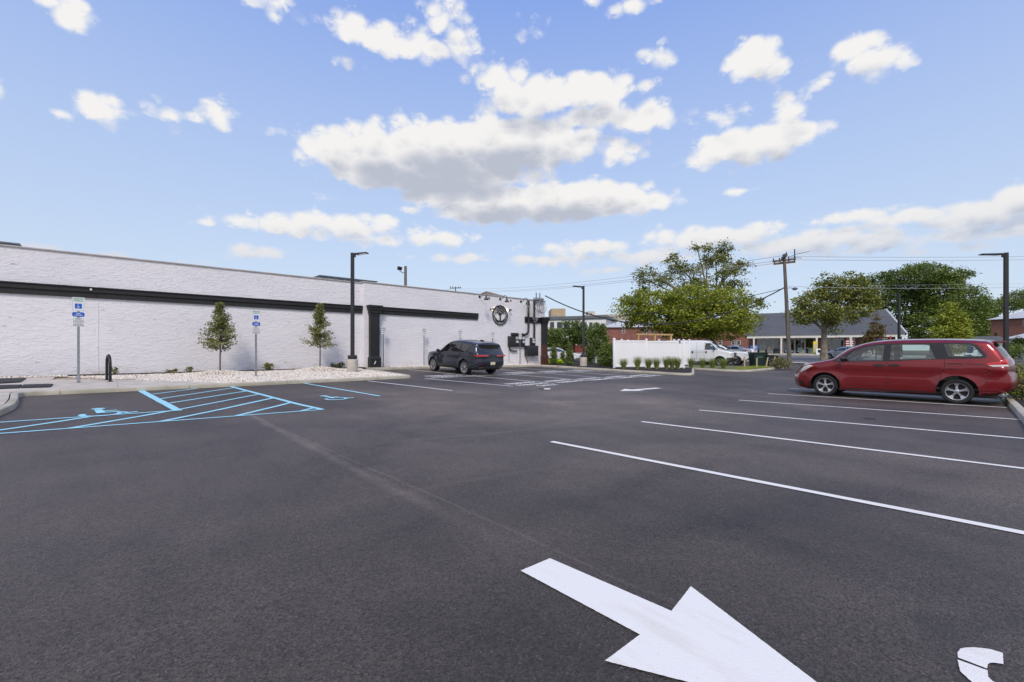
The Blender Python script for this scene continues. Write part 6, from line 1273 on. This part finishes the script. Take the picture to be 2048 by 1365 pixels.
MB().box((0, 0, -.1), (L, 5, 2.2)).build('wall', 'wall_white', t); MB().add([(-.3, -.3, 2.2), (L+.3, -.3, 2.2), (L+.3, 5.3, 2.2), (-.3, 5.3, 2.2), (1.6, 2.5, 3.3), (L-1.6, 2.5, 3.3)], [(0, 1, 5, 4), (1, 2, 5), (2, 3, 4, 5), (3, 0, 4), (3, 2, 1, 0)]).build('roof', 'roof_pale', t)
P, tn, _ = crown_points([(.4, -.15, 1.1, .6, .1, 1.1, 1), (1.5, -.15, 1.9, 1.3, .1, .4, 1), (3.2, -.15, 1.9, 1.2, .1, .35, 1), (2., -.15, .6, .3, .1, .5, .4)], 150, 16, .3, .1); leaf_mesh('ivy', P, .17, 'leaf_dark', t, tn)
for k, (x, D, h, lb) in enumerate(((1992, 62, 3.3, 'cone shaped evergreen left of the tall light pole before the brick house'), (2042, 60, 3.1, 'cone shaped evergreen right of the tall light pole before the brick house'))):
    b = base_at(x, D); t = thing('conifer', lb, 'conifer', b, 0, 'cone evergreens before the brick house'); MB().tube([(0, 0, -.1), (0, 0, h*.9)], [.08, .02], 6).build('trunk', 'bark_dark', t)
    n = 1500; f = rng.uniform(0, 1, n)**.7; a_ = rng.uniform(0, 2*PI, n); r = (1-f)*.75*rng.uniform(.5, 1.05, n)+.03
    leaf_mesh('crown', np.stack([r*np.cos(a_), r*np.sin(a_), .15+f*(h-.2)], 1), .16, 'leaf_dark', t, np.stack([rng.uniform(0, .6, n), rng.uniform(0, 1, n)], 1), .2)
# ivy hedge under the shed
b = base_at(1995, 42); t = thing('hedge', 'low dark hedge of creepers behind the minivan tail', 'hedge', b); P, tn, _ = crown_points([(0, 0, .9, 1.6, 1., .8, 1), (1.6, -1.2, 1.0, 1.3, 1., .7, 1)], 160, 18, .35, .3); leaf_mesh('foliage', P, .15, 'leaf_mid', t, tn); MB().tube([(0, 0, -.1), (0, 0, 1.)], .05, 6).build('stem', 'bark_dark', t)

# ------------------------------------------------------------------ utility poles and wires
pb = G(1580, 735, .1); Dp = pb.x*FW[0]+pb.y*FW[1]; pt = atD(1568, 509, Dp)
up = thing('utility_pole', 'tall leaning wooden utility pole with crossarms at the lot corner', 'utility pole', (pb.x, pb.y, hz(pb.x, pb.y)))
v = pt-Vector(up.location); MB().tube([(0, 0, -.2), v*.5, v], [.155, .135, .10], 12).build('pole', 'wood_pole', up, True)
ca = Vector((RT[0]*.80-FW[0]*.6, RT[1]*.80-FW[1]*.6, 0)).normalized(); cb2 = Vector((RT[0]*.35+FW[0]*.9, RT[1]*.35+FW[1]*.9, 0)).normalized()
def crossarm(c, d, l, r=.06):
    o = MB().tube([c-d*l, c+d*l], r, 4, True, True).build('crossarm', 'wood_pole', up)
    for f in (-.92, -.4, .4, .92): MB().lathe([(.0, .0), (.035, .0), (.05, .06), (.03, .08), (.05, .12), (.025, .16), (0, .17)], 8, Matrix.Translation(c+d*l*f+Vector((0, 0, r)))).build('insulator', 'dark_metal', o, True)
crossarm(v-Vector((0, 0, .25)), cb2, .95); crossarm(v-Vector((0, 0, .45)), ca, .75); crossarm(v*.925, ca, .70, .07)
MB().box((-.03, -.03, 0), (.03, .03, .9), Matrix.Translation(v*.93+ca*.65), .0).build('arrester', 'dark_metal', up)
MB().tube([v*.94+ca*.1, v*.965+ca*.5, v*.95+ca*1.1], .02, 5).build('jumper_wire', 'cable', up); MB().tube([v*.96, v*.99+ca*.8, v*1.0+ca*1.6], .016, 5).build('jumper_wire', 'cable', up)
sp1 = v*.70; MB().tube([sp1, sp1+Vector((RT[0], RT[1], 0))*.35+Vector((0, 0, .06)), sp1+Vector((RT[0], RT[1], 0))*.55], .022, 6).build('lamp_arm', 'galvanised', up, True)
MB().lathe([(0, .1), (.1, .08), (.2, 0), (.16, -.08), (0, -.14)], 14, Matrix.Translation(sp1+Vector((RT[0], RT[1], 0))*.68)).build('lamp_head', 'galvanised', up, True)
def wire(a, b, sag, r, lb, n=24, m='cable'):
    a = Vector(a); b = Vector(b); return tag(MB().tube([a.lerp(b, t)-Vector((0, 0, sag*4*t*(1-t))) for t in np.linspace(0, 1, n)], r, 5).build('overhead_wire', m, None, True), lb, 'wire', 'overhead wires')
PT = Vector(up.location)+v; PA = Vector(up.location)
attach = PA+v*.715
bA = atY(1090, 592, W2-.25); wire(bA, attach, 2.55, .045, 'thick sagging black service cable from the weatherhead to the utility pole')
bB = atY(1090, 641, W2-.3); wire(bB, attach-Vector((0, 0, .08)), .55, .022, 'thinner second service cable under the thick sagging one')
far_r = atD(2300, 494, 60)
wire(PT-Vector((0, 0, .15)), atD(2420, 500, 48), .35, .016, 'highest power line running from the pole toward the tall light pole', m='cable_grey')
wire(PT-Vector((0, 0, .4)), atD(2420, 506, 46), .35, .016, 'second power line running from the pole toward the tall light pole', m='cable_grey')
wire(PA+v*.72, atD(2400, 549, 60), .8, .014, 'thin telephone line running level to the right of the pole', m='cable_grey')
wire(atD(1700, 571, 70), atD(2400, 558, 90), .3, .016, 'lowest thin line crossing above the brick house', m='cable_grey')
fp = atD(910, 577, 120)
for dz, lb in ((0., 'upper distant power line passing behind the big sycamore'), (-.9, 'middle distant power line passing behind the big sycamore'), (-1.4, 'lower distant power line passing behind the big sycamore')):
    wire(PT+Vector((0, 0, dz*.35-.1)), fp+Vector((0, 0, dz*.6)), 1.0, .018, lb, m='cable_grey')
wire(fp, atD(700, 592, 150), 1., .022, 'distant power line leaving the far crossarm behind the parapet')
fb = atD(911, 600, 120); t = thing('utility_pole', 'distant utility pole crossarm peeking above the white parapet', 'utility pole', (fb.x, fb.y, 0)); hh = atD(910, 574, 120).z
MB().tube([(0, 0, -.1), (0, 0, hh)], [.2, .14], 8).build('pole', 'wood_pole', t, True); dcr = Vector((RT[0]*.9+FW[0]*.4, RT[1]*.9+FW[1]*.4, 0)); MB().tube([Vector((0, 0, hh-.45))-dcr*1.6, Vector((0, 0, hh-.2))+dcr*1.6], .10, 4, True, True).build('crossarm', 'wood_pole', t)
for f in (-.9, -.5, .5, .9): MB().tube([Vector((0, 0, hh-.3))+dcr*1.6*f, Vector((0, 0, hh+.15))+dcr*1.6*f], .06, 5).build('insulator', 'dark_metal', t)
fb = atD(811, 570, 42); t = thing('floodlight_pole', 'wooden pole with a black floodlight rising behind the white building', 'light pole', (fb.x, fb.y, hz(fb.x, fb.y))); hh = atD(809, 533, 42).z-t.location.z
MB().tube([(0, 0, -.1), (0, 0, hh)], [.18, .13], 8).build('pole', 'wood_pole', t, True); q = Vector((-RT[0], -RT[1], 0))
MB().tube([(0, 0, hh-.65), q*.3+Vector((0, 0, hh-.6)), q*.55+Vector((0, 0, hh-.42))], .03, 6).build('bracket', 'dark_metal', t, True)
MB().box((-.2, -.12, -.16), (.2, .12, .16), Matrix.Translation(q*.55+Vector((0, 0, hh-.2))) @ Matrix.Rotation(A-.6, 4, 'Z') @ Matrix.Rotation(.5, 4, 'X'), .03).build('floodlight', 'dark_metal', t, True)
